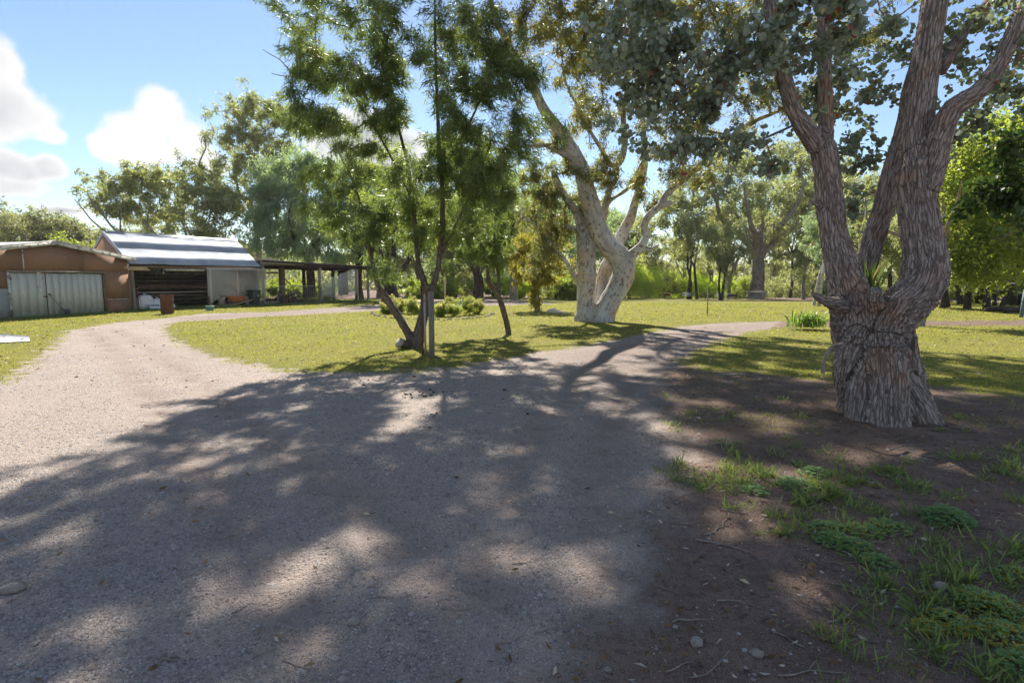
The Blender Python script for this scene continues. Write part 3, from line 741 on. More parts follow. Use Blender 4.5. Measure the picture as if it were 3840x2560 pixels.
# --- the leaning willow-leaved tree by the post -------------------------------------
T2 = Tree(22); m2 = W
bx, by = G(1555, 1306); Y2 = float(by)
S4 = lambda x, y: (1100 + x / 2.178, 700 + y / 2.178)
def l2(rows, **kw):
    P, r = pxlimb(rows); T2.limb(P, r, **kw)
def z4(rows): return [(*S4(x, y), Y, wd / 2.178) for x, y, Y, wd in rows]
l2(z4([(985, 1400, Y2, 120), (975, 1290, Y2, 90), (950, 1220, Y2, 76), (900, 1130, Y2, 72), (820, 1000, Y2, 70), (745, 890, Y2, 62), (690, 805, Y2, 52), (665, 700, Y2, 42), (645, 610, Y2, 40), (622, 510, Y2, 36), (592, 380, Y2, 32), (575, 270, Y2, 30), (540, 120, Y2, 28), (500, 0, Y2, 26), (455, -110, Y2, 22), (380, -260, Y2, 16), (300, -420, Y2, 10)]), step=.12, branchable_from=.45)
l2(z4([(1000, 1420, Y2, 150), (1005, 1310, Y2, 125), (1025, 1200, Y2, 104), (1060, 1060, Y2, 92), (1085, 950, Y2, 90), (1095, 870, Y2, 92), (1090, 800, Y2, 80)]), step=.12, branchable_from=.9)
l2(z4([(1090, 860, Y2, 66), (1060, 760, Y2, 56), (1022, 620, Y2, 46), (1003, 460, Y2, 40), (990, 260, Y2, 36), (962, 0, Y2, 32), (930, -200, Y2, 30), (880, -400, Y2, 28), (820, -620, Y2, 26), (760, -820, Y2 - .2, 24), (700, -1100, Y2 - .3, 18), (650, -1500, Y2 - .5, 12)]), step=.15, branchable_from=.15)
l2(z4([(1110, 860, Y2, 66), (1150, 790, Y2, 56), (1185, 640, Y2, 50), (1207, 430, Y2, 46), (1220, 180, Y2, 44), (1212, -60, Y2, 40), (1190, -350, Y2, 36), (1175, -700, Y2, 32), (1160, -1100, Y2, 26), (1150, -1600, Y2 - .2, 18), (1100, -2000, Y2 - .4, 12)]), step=.15, branchable_from=.15)
l2(z4([(640, 560, Y2, 28), (662, 470, Y2 + .1, 24), (650, 340, Y2 + .2, 20), (655, 200, Y2 + .2, 14)]), step=.15)
l2(z4([(1195, 560, Y2, 30), (1290, 380, Y2 - .2, 26), (1400, 160, Y2 - .3, 22), (1520, -120, Y2 - .4, 18), (1640, -420, Y2 - .5, 14)]), step=.2)
l2(z4([(1215, -100, Y2, 30), (1320, -300, Y2 - .4, 26), (1460, -560, Y2 - .6, 22), (1600, -900, Y2 - .8, 16)]), step=.2)
l2(z4([(985, 150, Y2, 26), (860, -120, Y2 - .3, 22), (700, -420, Y2 - .5, 20), (520, -700, Y2 - .6, 16), (330, -900, Y2 - .7, 12)]), step=.2)
T2.ok[:] = [p[2] > 1.9 for p in T2.pos]
n2 = len(T2.limbs)
ex = []
exl([(*S4(940, 1290), Y2 - .05, 70 / 2.178), (*S4(900, 1285), Y2 - .2, 84 / 2.178), (*S4(862, 1272), Y2 - .32, 84 / 2.178)])          # sawn third stem
exl([(*S4(705, 840), Y2, 40 / 2.178), (*S4(685, 832), Y2 - .08, 36 / 2.178), (*S4(672, 828), Y2 - .13, 34 / 2.178)])
def bark2(V, bk):
    x, y, s = bk.T; rr = np.hypot(x, y) + 1e-6
    q = np.stack([x / rr * (rr + .05) * 26, y / rr * (rr + .05) * 26, s * 4.5], 1); n = fbm(q, 3)
    return np.clip(rr / .12, .2, 1.2) * (-.02 * np.clip(1 - np.abs(n) * 4, 0, 1) + .012 * n)
V, F, bk = T2.fused([T2.limbs[k] for k in range(n2)], .026, 2, bark2, ex)
root2 = empty('willow_leaved_tree', (bx, by, hz(bx, by)), label='leaning twin-trunked tree with drooping willow-like leaves beside the grey post', cat='tree')
place(link('trunk', mesh_np('trunk', V, F, dict(bk=bk), smooth=True), M['old_bark']), root2)
M['cut_wood'] = m_plain('sawn_wood', (.30, .26, .21), (.42, .37, .30), 14, .85, (.20, .16, .12), obj=False)
for pts, rd in ((((862, 1272), Y2 - .33), .128), (((671, 828), Y2 - .135), .052)):
    (x, y), Y = pts; c = W(*S4(x, y), Y); d = np.array([-.62, -.55, .45]) if rd > .1 else np.array([-.7, -.65, .2]); d /= np.linalg.norm(d)
    mb = MB(); mb.tube(np.array([c - d * .05, c + d * .012]), [rd, rd * .98], 18); place(mb.build('cut_face', M['cut_wood']), root2)
cl2 = [(1240, 50, 13.4, 190, 110, 1.2, 50), (1170, 230, 13.4, 120, 90, .8, 38), (1300, 280, 13.2, 130, 80, 1., 44), (1450, 130, 13.4, 200, 150, 1.4, 50), (1420, 330, 13.2, 140, 100, 1., 50),
       (1650, 110, 13.2, 200, 150, 1.4, 50), (1640, 330, 13., 170, 140, 1.2, 50), (1850, 180, 12.8, 170, 180, 1.2, 50), (1930, 420, 12.8, 140, 160, .9, 60), (1800, 560, 12.9, 170, 140, .9, 60), (1640, 560, 13.2, 150, 150, 1., 56),
       (1530, 760, 14.2, 160, 150, .9, 60), (1720, 740, 14.3, 170, 170, .9, 66), (1820, 720, 13., 100, 140, .7, 36), (1560, 880, 14.3, 130, 70, .7, 20),
       (1150, 420, 13.4, 100, 70, .7, 30), (1240, 500, 13.4, 110, 80, .7, 34), (1350, 590, 13.4, 90, 80, .6, 24), (1250, 680, 13.2, 110, 90, .7, 26), (1260, 830, 13.1, 110, 80, .7, 22), (1370, 880, 13.2, 80, 90, .6, 18), (1440, 720, 13.4, 90, 110, .7, 20), (1420, 1000, 13.2, 80, 60, .5, 10), (1500, 470, 13.4, 80, 80, .8, 20)]
A = []
for x, y, Y, rx, ry, rd, n in cl2:
    c, rad = pxclump(x, y, Y, rx, ry, rd); A.append(sample_clump(T2.r, c, rad, n, 4, .28))
for c, rad, n in [((-3.4, 13.0, 9.2), (1.5, 1.8, .8), 80), ((-4.6, 12.8, 10.8), (1.3, 1.8, .8), 60), ((-1.2, 13.0, 10.), (1.8, 1.8, 1.0), 100), ((.4, 12.6, 9.8), (1.4, 1.6, 1.0), 80), ((-2.2, 12.8, 11.6), (2.1, 1.8, .9), 130), ((0.2, 12.6, 11.6), (1.7, 1.7, .9), 110), ((1.9, 12.4, 9.6), (1.2, 1.6, 1.1), 90), ((2.2, 12.2, 11.2), (1.3, 1.5, .8), 70), ((-4.6, 13., 8.2), (.9, 1.2, .6), 30)]:
    A.append(sample_clump(T2.r, c, rad, n, 5, .26))
A.append(np.vstack(A)[T2.r.random(sum(map(len, A))) < .35] + T2.r.normal(size=3) * .2)
T2.colonize(np.vstack(A), .35, .22, up=.16, bias=.22)
place(link('branches', T2.branch_mesh('branches', .0055), M['old_bark']), root2)
crown_leaves(T2, 'crown', M['leaf_mid'], root2, 92, .145, .0185, .068, .6, 'tri', along=.75, big=(7.8, 9., 2.0), tintfn=tmix(T2.r, .9))

# --- white gum ----------------------------------------------------------------------
T3 = Tree(33)
bx, by = G(2235, 1208); Y3 = float(by)
S5 = lambda x, y: (1800 + x / 1.742, 400 + y / 1.742)
S3 = lambda x, y: (1800 + x / 1.96, y / 1.96)
def z5(rows, k=1.): return [(*S5(x, y), Y3 + dY, wd / 1.742 * k) for x, y, dY, wd in rows]
def l3(rows, **kw): P, r = pxlimb(rows); T3.limb(P, r, **kw)
l3(z5([(688, 1500, .3, 180), (688, 1400, .3, 152), (690, 1340, .3, 130), (692, 1250, .3, 118), (695, 1100, .3, 124), (690, 950, .3, 120), (682, 850, .3, 112), (672, 785, .3, 96), (645, 720, .35, 66), (600, 650, .4, 50), (556, 590, .45, 48), (512, 520, .5, 48), (480, 420, .5, 44)]), step=.2, branchable_from=.75)
l3(z5([(798, 1500, 0, 200), (798, 1400, 0, 172), (812, 1350, 0, 148), (838, 1290, 0, 138), (895, 1190, 0, 140), (935, 1100, 0, 148), (935, 1030, 0, 150), (890, 960, 0, 142), (825, 895, 0, 134), (775, 800, 0, 126), (742, 700, -.1, 120), (705, 570, -.2, 112), (668, 430, -.3, 102), (630, 340, -.4, 98), (565, 225, -.6, 84), (490, 120, -.8, 74), (410, 10, -1., 64)]) +
   [(*S3(x, y), Y3 + dY, wd) for x, y, dY, wd in [(380, 610, -1.4, 34), (290, 470, -1.6, 30), (190, 300, -1.8, 26), (100, 80, -2., 22), (40, -200, -2.2, 18), (0, -600, -2.4, 12)]], step=.22, branchable_from=.6)
l3(z5([(640, 345, -.4, 56), (560, 312, -.5, 48), (500, 285, -.6, 44), (450, 255, -.7, 38), (380, 250, -.9, 26), (260, 262, -1.2, 20), (60, 220, -1.6, 14)]), step=.2, branchable_from=.5)
l3(z5([(960, 1010, -.1, 76), (1010, 950, -.3, 60), (1065, 895, -.5, 54), (1088, 850, -.5, 52), (1070, 775, -.5, 50), (1105, 710, -.6, 48), (1180, 645, -.7, 46), (1205, 590, -.7, 44), (1300, 500, -.9, 42), (1420, 400, -1.1, 40), (1568, 255, -1.4, 36)]) +
   [(*S3(x, y), Y3 + dY, wd) for x, y, dY, wd in [(1850, 1000, -1.8, 32 / 1.6), (2010, 895, -2., 30 / 1.6), (2230, 800, -2.4, 15), (2500, 640, -2.8, 11)]], step=.2, branchable_from=.6)
l3(z5([(1190, 640, -.7, 44), (1225, 638, -.75, 36), (1255, 622, -.8, 30)]), step=.1, branchable_from=2)
l3(z5([(960, 980, -.1, 44), (1040, 950, -.2, 32), (1110, 930, -.3, 26), (1170, 903, -.4, 18)]), step=.2, branchable_from=2)
l3(z5([(800, 1330, .9, 110), (805, 1200, .9, 104), (815, 1080, 1., 92), (870, 960, 1.1, 82), (930, 830, 1.2, 76), (985, 720, 1.3, 66), (1020, 600, 1.4, 52), (1060, 480, 1.6, 44), (1080, 300, 1.8, 40), (1060, 60, 2., 32), (1080, -300, 2.2, 26), (1150, -700, 2.3, 16)]), step=.25, branchable_from=.5)
l3(z5([(800, 740, .1, 60), (830, 600, .1, 44), (860, 520, 0, 40), (892, 470, 0, 38), (885, 395, 0, 36), (842, 370, 0, 32), (812, 310, 0, 30), (765, 235, 0, 28), (705, 135, 0, 26), (650, 20, 0, 22), (560, -160, -.2, 18), (520, -420, -.4, 14)]), step=.2, branchable_from=.5)
l3(z5([(882, 400, 0, 40), (925, 340, .1, 44), (948, 210, .2, 42), (935, 60, .3, 36), (960, -120, .4, 30), (980, -420, .6, 24), (960, -800, .6, 16)]), step=.2, branchable_from=.3)
l3(z5([(830, 640, .1, 30), (870, 600, .2, 26), (960, 540, .3, 26), (1010, 470, .2, 28), (1080, 350, .2, 30), (1200, 300, 0, 26), (1420, 120, -.3, 20), (1620, -120, -.6, 14)]), step=.2, branchable_from=.4)
l3(z5([(640, 1160, .3, 34), (560, 1010, -.1, 28), (485, 925, -.3, 26), (420, 835, -.5, 22), (340, 755, -.7, 18), (225, 690, -1., 14), (120, 655, -1.2, 8)]), step=.2, branchable_from=2)
l3(z5([(640, 690, .3, 34), (590, 640, .2, 22), (520, 580, 0, 17), (440, 545, -.2, 13), (370, 500, -.4, 10)]), step=.2, branchable_from=.3)
l3(z5([(650, 810, .2, 50), (600, 795, .1, 44), (560, 778, 0, 36)]), step=.1, branchable_from=2)
n3 = len(T3.limbs)
T3.ok[:] = [ok and p[2] > 3.4 for ok, p in zip(T3.ok, T3.pos)]
def bark3(V, bk):
    low = sstep(.9, .1, V[:, 2])
    return .05 * fbm(V * 2.2, 3) + .16 * fbm(V * [5, 5, 1.6], 3) * low - .03 * np.exp(-(np.abs(fbm(np.stack([bk[:, 0] * 3, bk[:, 1] * 3, bk[:, 2] * .6], 1), 2)) / .015) ** 2) * sstep(2.2, .4, V[:, 2])
V, F, bk = T3.fused(T3.limbs[:n3], .055, 3, bark3)
root3 = empty('white_gum_tree', (bx, by, hz(bx, by)), label='huge white-barked gum with twisting trunks beside the curved track', cat='tree')
place(link('trunk', mesh_np('trunk', V, F, dict(bk=bk), smooth=True), M['gum_bark']), root3)
cl3 = [(2050, 90, 20, 260, 150, 2., 100), (2250, 120, 21, 240, 150, 2., 110), (2480, 120, 20.5, 240, 150, 2., 100), (2720, 120, 20, 220, 150, 2., 80), (2480, 330, 21.5, 180, 120, 1.6, 60), (2260, 360, 22.5, 150, 120, 1.6, 50),
       (2120, 560, 22.5, 120, 110, 1.4, 44), (2010, 700, 22, 130, 110, 1.4, 56), (2080, 860, 22.5, 120, 110, 1.2, 50), (2030, 960, 22.5, 90, 70, 1., 28), (2340, 620, 22, 120, 100, 1.3, 40), (2560, 480, 20.5, 160, 110, 1.4, 50), (2760, 420, 19.8, 150, 110, 1.3, 44),
       (2950, 330, 19.2, 150, 120, 1.3, 40), (3020, 120, 19, 200, 130, 1.6, 50), (2440, 720, 22.5, 80, 70, 1., 18), (1800, 150, 19.5, 160, 130, 1.5, 40), (3250, 100, 18.6, 120, 120, 1.5, 20), (2200, 760, 23, 90, 110, 1., 30), (2640, 640, 20.5, 120, 70, 1.2, 26), (2150, 200, 23, 150, 100, 1.5, 40)]
A = []
for x, y, Y, rx, ry, rd, n in cl3:
    c, rad = pxclump(x, y, Y, rx, ry, rd); A.append(sample_clump(T3.r, c, rad, n, 5, .25))
for c, rad, n in [((1.2, 20, 13), (3., 2.6, 1.3), 130), ((5.2, 20, 12.6), (2.8, 2.6, 1.3), 130), ((-1.8, 18.6, 12.4), (1.6, 2., 1.), 70), ((3.6, 20.5, 15.4), (3.6, 3., 1.4), 150), ((8.8, 19.5, 12.2), (2.6, 2.6, 1.5), 100), ((7.6, 20, 14.6), (2., 2., 1.), 60)]:
    A.append(sample_clump(T3.r, c, rad, n, 6, .24))
T3.colonize(np.vstack(A), .5, .25, up=.15, bias=.25)
place(link('branches', T3.branch_mesh('branches', .0095, e=2.1), M['limb_bark']), root3)
crown_leaves(T3, 'crown', M['leaf_gum'], root3, 84, .17, .034, .10, .8, 'tri', along=.8, big=(11.0, 12.5, 1.9), tintfn=tmix_acc(T3.r, .7, .5, .06))

# --- slim leaning tree on the lawn ---------------------------------------------------
T4 = Tree(44); bx, by = G(1908, 1254); Y4 = float(by)
def l4(rows, **kw):
    P, r = pxlimb(z4(rows)); T4.limb(P, r, **kw)
l4([(1770, 1290, Y4, 62), (1760, 1210, Y4, 54), (1735, 1080, Y4, 52), (1690, 930, Y4, 50), (1640, 840, Y4, 48), (1600, 790, Y4, 42), (1585, 700, Y4, 30), (1560, 560, Y4, 24), (1500, 380, Y4, 20), (1460, 160, Y4, 16), (1440, -80, Y4, 12)], step=.12, branchable_from=.55, wig=.08)
l4([(1665, 870, Y4, 40), (1680, 800, Y4, 32), (1672, 690, Y4, 30), (1650, 560, Y4, 26), (1640, 420, Y4, 20), (1655, 200, Y4, 14)], step=.12, branchable_from=.3)
V, F, bk = T4.fused(T4.limbs, .022, 2, bark2)
root4 = empty('leaning_tree', (bx, by, hz(bx, by)), label='slim leaning tree with flaky dark bark and weeping leaves on the lawn', cat='tree')
place(link('trunk', mesh_np('trunk', V, F, dict(bk=bk), smooth=True), M['old_bark']), root4)
A = []
for x, y, Y, rx, ry, rd, n in [(1780, 620, Y4, 150, 110, 1., 50), (1790, 850, Y4, 130, 120, .9, 44), (1860, 740, Y4, 90, 110, .8, 34), (1760, 960, Y4, 100, 80, .7, 26), (1860, 930, Y4 - .2, 60, 100, .6, 24), (1700, 820, Y4, 90, 120, .8, 24)]:
    c, rad = pxclump(x, y, Y, rx, ry, rd); A.append(sample_clump(T4.r, c, rad, n, 4, .28))
T4.colonize(np.vstack(A), .35, .22, up=.1, bias=.2)
place(link('branches', T4.branch_mesh('branches', .004), M['old_bark']), root4)
crown_leaves(T4, 'crown', M['leaf_mid'], root4, 120, .15, .024, .06, 1.1, 'tri', along=.8, tintfn=tmix(T4.r, .9))
# ------------------------------------------------------------------ trees further off
def auto_tree(name, label, seed, base, h, spread, leafmat, barkmat, tips=160, per=40, L=.2, Wd=.05, group=None, trunk_r=.2, lean=(0, 0), stems=1, fork=.35, droop=.5, shape='tri', nl=5, clumps=None, bare=.35, spr=.25, cat='tree', flat=.55, tip=.008):
    """trunk that forks into limbs, foliage in uneven clumps round the limb ends"""
    t = Tree(seed); r = t.r; x0, y0 = base; z0 = hz(x0, y0) if math.hypot(x0, y0) < 125 else h1(x0, y0)
    A = []; B0 = np.array([x0, y0, z0])
    for sidx in range(stems):
        sp = np.array([lean[0] + (r.normal() * .12 if stems > 1 else 0), lean[1] + (r.normal() * .12 if stems > 1 else 0), 1.])
        hf = h * fork * r.uniform(.85, 1.15); p0 = B0 + (np.append(r.normal(size=2) * trunk_r * 1.6, 0) if stems > 1 else 0)
        pts = [p0 - [0, 0, .3], p0 + sp * hf * .05, p0 + sp * hf * .5 + r.normal(size=3) * h * .012, p0 + sp * hf]
        tr_ = trunk_r * (1 if stems == 1 else r.uniform(.6, 1)); t.limb(pts, [tr_ * 1.5, tr_ * 1.15, tr_ * .95, tr_ * .8], step=h * .04, branchable_from=2, attach=False)
        top = pts[-1]
        for k in range(max(2, nl // stems)):
            az = 2 * math.pi * (k + r.random() * .8) / max(2, nl // stems); out = spread * r.uniform(.35, .9); hh = h * r.uniform(.72, .97) - (top[2] - z0)
            e = top + np.array([math.cos(az) * out, math.sin(az) * out * .8, hh * (1 - .35 * out / spread)])
            mid = top + (e - top) * .5 + np.array([math.cos(az) * out * .12, math.sin(az) * out * .1, -abs(hh) * .02]) + r.normal(size=3) * h * .03
            q1 = top + (e - top) * .22 + r.normal(size=3) * h * .012
            t.limb([top - sp * hf * .08, q1, mid, e], [tr_ * .62, tr_ * .5, tr_ * .32, tr_ * .10], step=h * .035, branchable_from=bare, wig=h * .05)
            if clumps is None:
                A.append(sample_clump(r, e - [0, 0, h * .02], (spread * .36, spread * .36, h * .11 * flat / .55), tips // nl, 3, .4))
                A.append(sample_clump(r, mid + r.normal(size=3) * spread * .25 - [0, 0, h * .16], (spread * .34, spread * .3, h * .12), tips // nl // 2, 3, .42))
                A.append(sample_clump(r, mid + r.normal(size=3) * spread * .2 + [0, 0, h * .04], (spread * .3, spread * .3, h * .09), tips // nl // 2, 3, .4))
    if clumps is not None:
        for x, y, Y, rx, ry, rd, n in clumps:
            c, rad = pxclump(x, y, Y, rx, ry, rd); A.append(sample_clump(r, c, rad, int(n * 1.15), 3, .38))
    if shape == 'tri': L, Wd, per, spr, tip = L * 1.2, Wd * 1.75, int(per * 1.05), spr * .62, tip * 1.5
    t.colonize(np.vstack(A), h * .06, .3, up=.12, bias=.25)
    root = empty(name, (x0, y0, z0), label=label, cat=cat, group=group)
    place(link('trunk', t.branch_mesh('trunk', tip, with_limbs=True, limb_sides=9), barkmat), root)
    crown_leaves(t, 'crown', leafmat, root, per, L, Wd, spr, droop, shape, along=.9, tintfn=tmix(r, .45, seed * 1.3))
    return root
def px_base(x, Y): return ((x - 1920) / FPX * Y, Y)
def px_h(y, Y, z=0): return CAM_H + (1048 - y) * Y / FPX - z

# behind the sheds, left
LB = 'gum trees beyond the sheds'
for k, (x, Y, ytop, sp) in enumerate([(-60, 74, 730, 7), (70, 70, 735, 7), (200, 76, 770, 6), (330, 80, 790, 6), (430, 84, 800, 5)]):
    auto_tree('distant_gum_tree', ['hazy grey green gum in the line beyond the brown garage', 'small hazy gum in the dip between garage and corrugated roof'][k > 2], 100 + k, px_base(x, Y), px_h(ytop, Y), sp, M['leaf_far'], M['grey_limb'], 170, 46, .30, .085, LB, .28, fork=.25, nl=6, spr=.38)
auto_tree('spreading_gum_tree', 'broad flat-topped dark gum rising behind the corrugated roof', 110, px_base(545, 56), px_h(640, 56), 6.5, M['leaf_bg'], M['grey_limb'], 260, 52, .24, .065, LB, .3, fork=.3, nl=7, spr=.3,
          clumps=[(430, 700, 56, 90, 45, 2, 50), (520, 660, 56, 100, 40, 2, 56), (600, 690, 57, 90, 50, 2, 50), (500, 780, 57, 120, 50, 2, 44), (600, 800, 57, 110, 60, 2, 44), (410, 760, 56, 60, 40, 1.6, 24), (660, 780, 57, 70, 60, 2, 30), (540, 860, 58, 120, 40, 2, 30)])
auto_tree('leaning_gum_tree', 'olive gum with long slanting limbs behind the roof end', 111, px_base(720, 54), px_h(610, 54), 6, M['leaf_bg'], M['grey_limb'], 240, 50, .24, .065, LB, .26, lean=(.05, 0), fork=.28, nl=6, spr=.3,
          clumps=[(690, 660, 54, 70, 60, 2, 40), (760, 720, 54, 80, 60, 2, 40), (820, 790, 54, 90, 60, 2, 36), (700, 790, 54, 100, 60, 2, 36), (840, 870, 54, 100, 50, 2, 36), (900, 800, 55, 80, 70, 2, 30), (740, 880, 54, 110, 40, 2, 24)])
auto_tree('tall_gum_tree', 'tallest gum with an upright airy crown behind the sheds', 112, px_base(975, 60), px_h(350, 60), 5.5, M['leaf_bg'], M['grey_limb'], 340, 54, .25, .065, LB, .34, fork=.42, nl=6, spr=.32,
          clumps=[(880, 420, 60, 70, 60, 2, 44), (980, 390, 60, 90, 50, 2, 50), (1060, 450, 60, 70, 60, 2, 40), (910, 520, 60, 80, 70, 2, 50), (1020, 540, 60, 100, 70, 2, 56), (860, 620, 60, 60, 60, 2, 36), (960, 640, 60, 90, 60, 2, 40), (1080, 620, 60, 70, 80, 2, 40), (920, 740, 60, 100, 60, 2, 36), (820, 680, 60, 50, 50, 2, 20)])
auto_tree('small_leafy_tree', 'light green bushy tree just behind the brown garage', 113, px_base(310, 42), px_h(885, 42), 2.6, M['leaf_bright'], M['limb_bark'], 150, 44, .16, .05, None, .12, fork=.2, nl=5, spr=.2)
for k, (x, Y, ytop, sp) in enumerate([(560, 68, 860, 5), (700, 70, 850, 5), (860, 66, 830, 5)]):
    auto_tree('understorey_gum_tree', 'low olive gum filling the gap behind the corrugated roof', 114 + k, px_base(x, Y), px_h(ytop, Y), sp, M['leaf_bg'], M['grey_limb'], 130, 40, .26, .08, LB, .16, fork=.2, nl=5, spr=.35)
# pepper trees
auto_tree('pepper_tree', 'weeping blue green pepper tree behind the open shed', 120, px_base(1165, 51), px_h(590, 51), 5, M['leaf_pepper'], M['dark_bark'], 460, 62, .26, .045, 'pepper trees behind the open shed', .4, fork=.25, nl=6, droop=1.6, spr=.34,
          clumps=[(1060, 640, 51, 80, 60, 1.8, 60), (1150, 610, 51, 90, 50, 1.8, 60), (1010, 730, 50, 80, 80, 1.8, 60), (1120, 730, 50, 90, 80, 1.8, 70), (1000, 850, 50, 80, 80, 1.8, 60), (1100, 860, 50, 100, 80, 1.8, 70), (1200, 840, 50, 90, 100, 1.8, 70), (1080, 940, 50, 120, 45, 1.6, 50), (1220, 950, 50, 90, 50, 1.6, 40), (1240, 720, 51, 80, 90, 1.8, 50)])
auto_tree('pepper_tree', 'weeping green pepper tree beyond the white lattice', 121, px_base(1350, 52), px_h(600, 52), 4.5, M['leaf_pepper'], M['dark_bark'], 300, 58, .26, .045, 'pepper trees behind the open shed', .35, fork=.25, nl=6, droop=1.5, spr=.34,
          clumps=[(1320, 640, 53, 80, 60, 1.8, 40), (1400, 720, 53, 90, 80, 1.8, 50), (1320, 800, 52, 90, 80, 1.8, 50), (1400, 880, 52, 90, 80, 1.8, 50), (1310, 930, 52, 80, 60, 1.6, 36)])
# dark forked trees behind the flower bed
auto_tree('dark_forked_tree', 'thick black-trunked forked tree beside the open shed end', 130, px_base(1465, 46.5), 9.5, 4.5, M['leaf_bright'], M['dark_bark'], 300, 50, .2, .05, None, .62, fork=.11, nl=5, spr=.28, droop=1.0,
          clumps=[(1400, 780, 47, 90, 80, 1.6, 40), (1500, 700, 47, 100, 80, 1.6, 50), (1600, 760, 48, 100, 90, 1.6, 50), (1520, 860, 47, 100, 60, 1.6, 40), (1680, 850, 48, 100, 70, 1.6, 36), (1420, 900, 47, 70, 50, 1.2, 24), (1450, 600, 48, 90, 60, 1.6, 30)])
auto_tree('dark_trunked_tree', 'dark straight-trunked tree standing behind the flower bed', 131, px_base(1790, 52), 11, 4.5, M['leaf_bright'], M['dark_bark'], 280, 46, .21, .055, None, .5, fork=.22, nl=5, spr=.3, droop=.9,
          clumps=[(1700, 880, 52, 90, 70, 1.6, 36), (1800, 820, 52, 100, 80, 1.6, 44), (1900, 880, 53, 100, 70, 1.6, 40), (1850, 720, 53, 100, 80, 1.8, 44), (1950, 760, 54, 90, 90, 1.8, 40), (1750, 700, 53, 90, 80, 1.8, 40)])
auto_tree('grey_trunked_tree', 'grey-trunked tree beyond the track behind the yellow sapling', 132, px_base(1925, 58), 12, 4.5, M['leaf_pepper'], M['grey_limb'], 240, 46, .24, .06, None, .42, fork=.25, nl=5, spr=.32,
          clumps=[(1950, 850, 58, 120, 80, 2, 44), (2050, 900, 59, 100, 80, 2, 44), (1880, 700, 60, 110, 90, 2, 44), (2050, 740, 60, 110, 90, 2, 44), (2150, 860, 60, 90, 90, 2, 36), (2280, 900, 62, 90, 90, 2, 36)])
for k, (x, Y, ytop, sp, mt) in enumerate([(1420, 72, 640, 6, 'leaf_bg'), (1560, 76, 600, 6, 'leaf_pepper'), (1700, 70, 640, 6, 'leaf_bg'), (1850, 78, 600, 6, 'leaf_pepper'), (2000, 80, 620, 7, 'leaf_bg'), (2180, 84, 640, 7, 'leaf_pepper'), (2330, 86, 700, 6, 'leaf_bg')]):
    auto_tree('woodland_tree', ['olive river tree in the woodland beyond the track', 'blue green river tree in the woodland beyond the track'][mt == 'leaf_pepper'], 140 + k, px_base(x, Y), px_h(ytop, Y), sp, M[mt], M['grey_limb'], 190, 44, .32, .09, 'woodland beyond the track' + (' (olive)' if mt == 'leaf_bg' else ' (blue green)'), .25, fork=.22, nl=6, spr=.42)
# yellow sapling by the track
auto_tree('yellowing_sapling', 'bushy multi-stemmed sapling with yellowing leaves on the lawn', 150, px_base(2010, 31), 4.7, 1.6, M['leaf_yellow'], M['limb_bark'], 260, 44, .10, .04, None, .07, stems=4, fork=.42, nl=8, spr=.14, tip=.005,
          clumps=[(1940, 960, 31, 70, 50, .9, 50), (2030, 940, 31, 80, 60, .9, 60), (1990, 1020, 31, 80, 40, .8, 44), (2080, 1010, 31, 70, 50, .8, 40), (2010, 890, 31, 60, 40, .7, 30), (2040, 1060, 31, 60, 26, .6, 18), (2010, 1120, 31, 24, 34, .3, 26)])
# river gums on the bank, right of centre
auto_tree('river_gum_tree', 'massive spreading river gum on the bank behind the picnic table', 160, px_base(2832, 74), px_h(540, 74, -.8), 10, M['leaf_bg'], M['grey_limb'], 520, 50, .34, .085, None, .85, fork=.27, nl=8, spr=.42, bare=.3,
          clumps=[(2560, 760, 72, 110, 60, 3, 50), (2650, 680, 72, 110, 60, 3, 56), (2780, 620, 73, 120, 70, 3, 60), (2920, 580, 74, 120, 70, 3, 60), (3040, 640, 74, 110, 80, 3, 56), (2700, 790, 72, 110, 60, 3, 50), (2850, 740, 74, 130, 70, 3, 56), (2990, 780, 74, 110, 70, 3, 50), (3090, 760, 75, 80, 80, 3, 40), (2560, 870, 70, 90, 40, 2.5, 26), (2480, 830, 70, 80, 50, 2.5, 26)])
bank = 'slim river trees along the bank'
for k, (x, Y, ytop, sp, st) in enumerate([(2590, 71, 760, 4, 3), (2660, 84, 740, 4, 2), (2712, 66, 800, 3, 2), (2740, 78, 720, 4, 2), (2960, 80, 700, 4, 1), (3010, 70, 740, 4, 1), (3085, 62, 760, 4, 2), (2545, 86, 820, 4, 2), (2470, 84, 850, 4, 1)]):
    auto_tree('slim_river_tree', ['three-stemmed dark river tree behind the grey slatted bench', 'pale twin-stemmed river tree far behind the picnic table', 'dark twin-stemmed river tree beside the black cooking grill', 'pale twin-stemmed river tree behind the black cooking grill',
              'single dark stem close behind the massive river gum', 'single pale river tree next to the massive river gum', 'dark twin-stemmed tree behind the thin white-stemmed sapling', 'pale twin-stemmed tree standing among the willow scrub', 'single dark stem rising out of the willow scrub'][k], 170 + k, px_base(x, Y), px_h(ytop, Y, -.7), sp, M['leaf_bg'], M['dark_bark'] if k % 2 == 0 else M['grey_limb'], 56, 40, .28, .07, bank, .2, stems=st, fork=.34, nl=6, spr=.36)
auto_tree('white_stemmed_sapling', 'thin white-stemmed sapling beyond the strap-leaved plant', 180, px_base(3058, 37), 6.5, 1.6, M['leaf_pepper'], M['gum_bark'], 60, 34, .16, .035, None, .10, stems=2, fork=.5, nl=4, spr=.2)
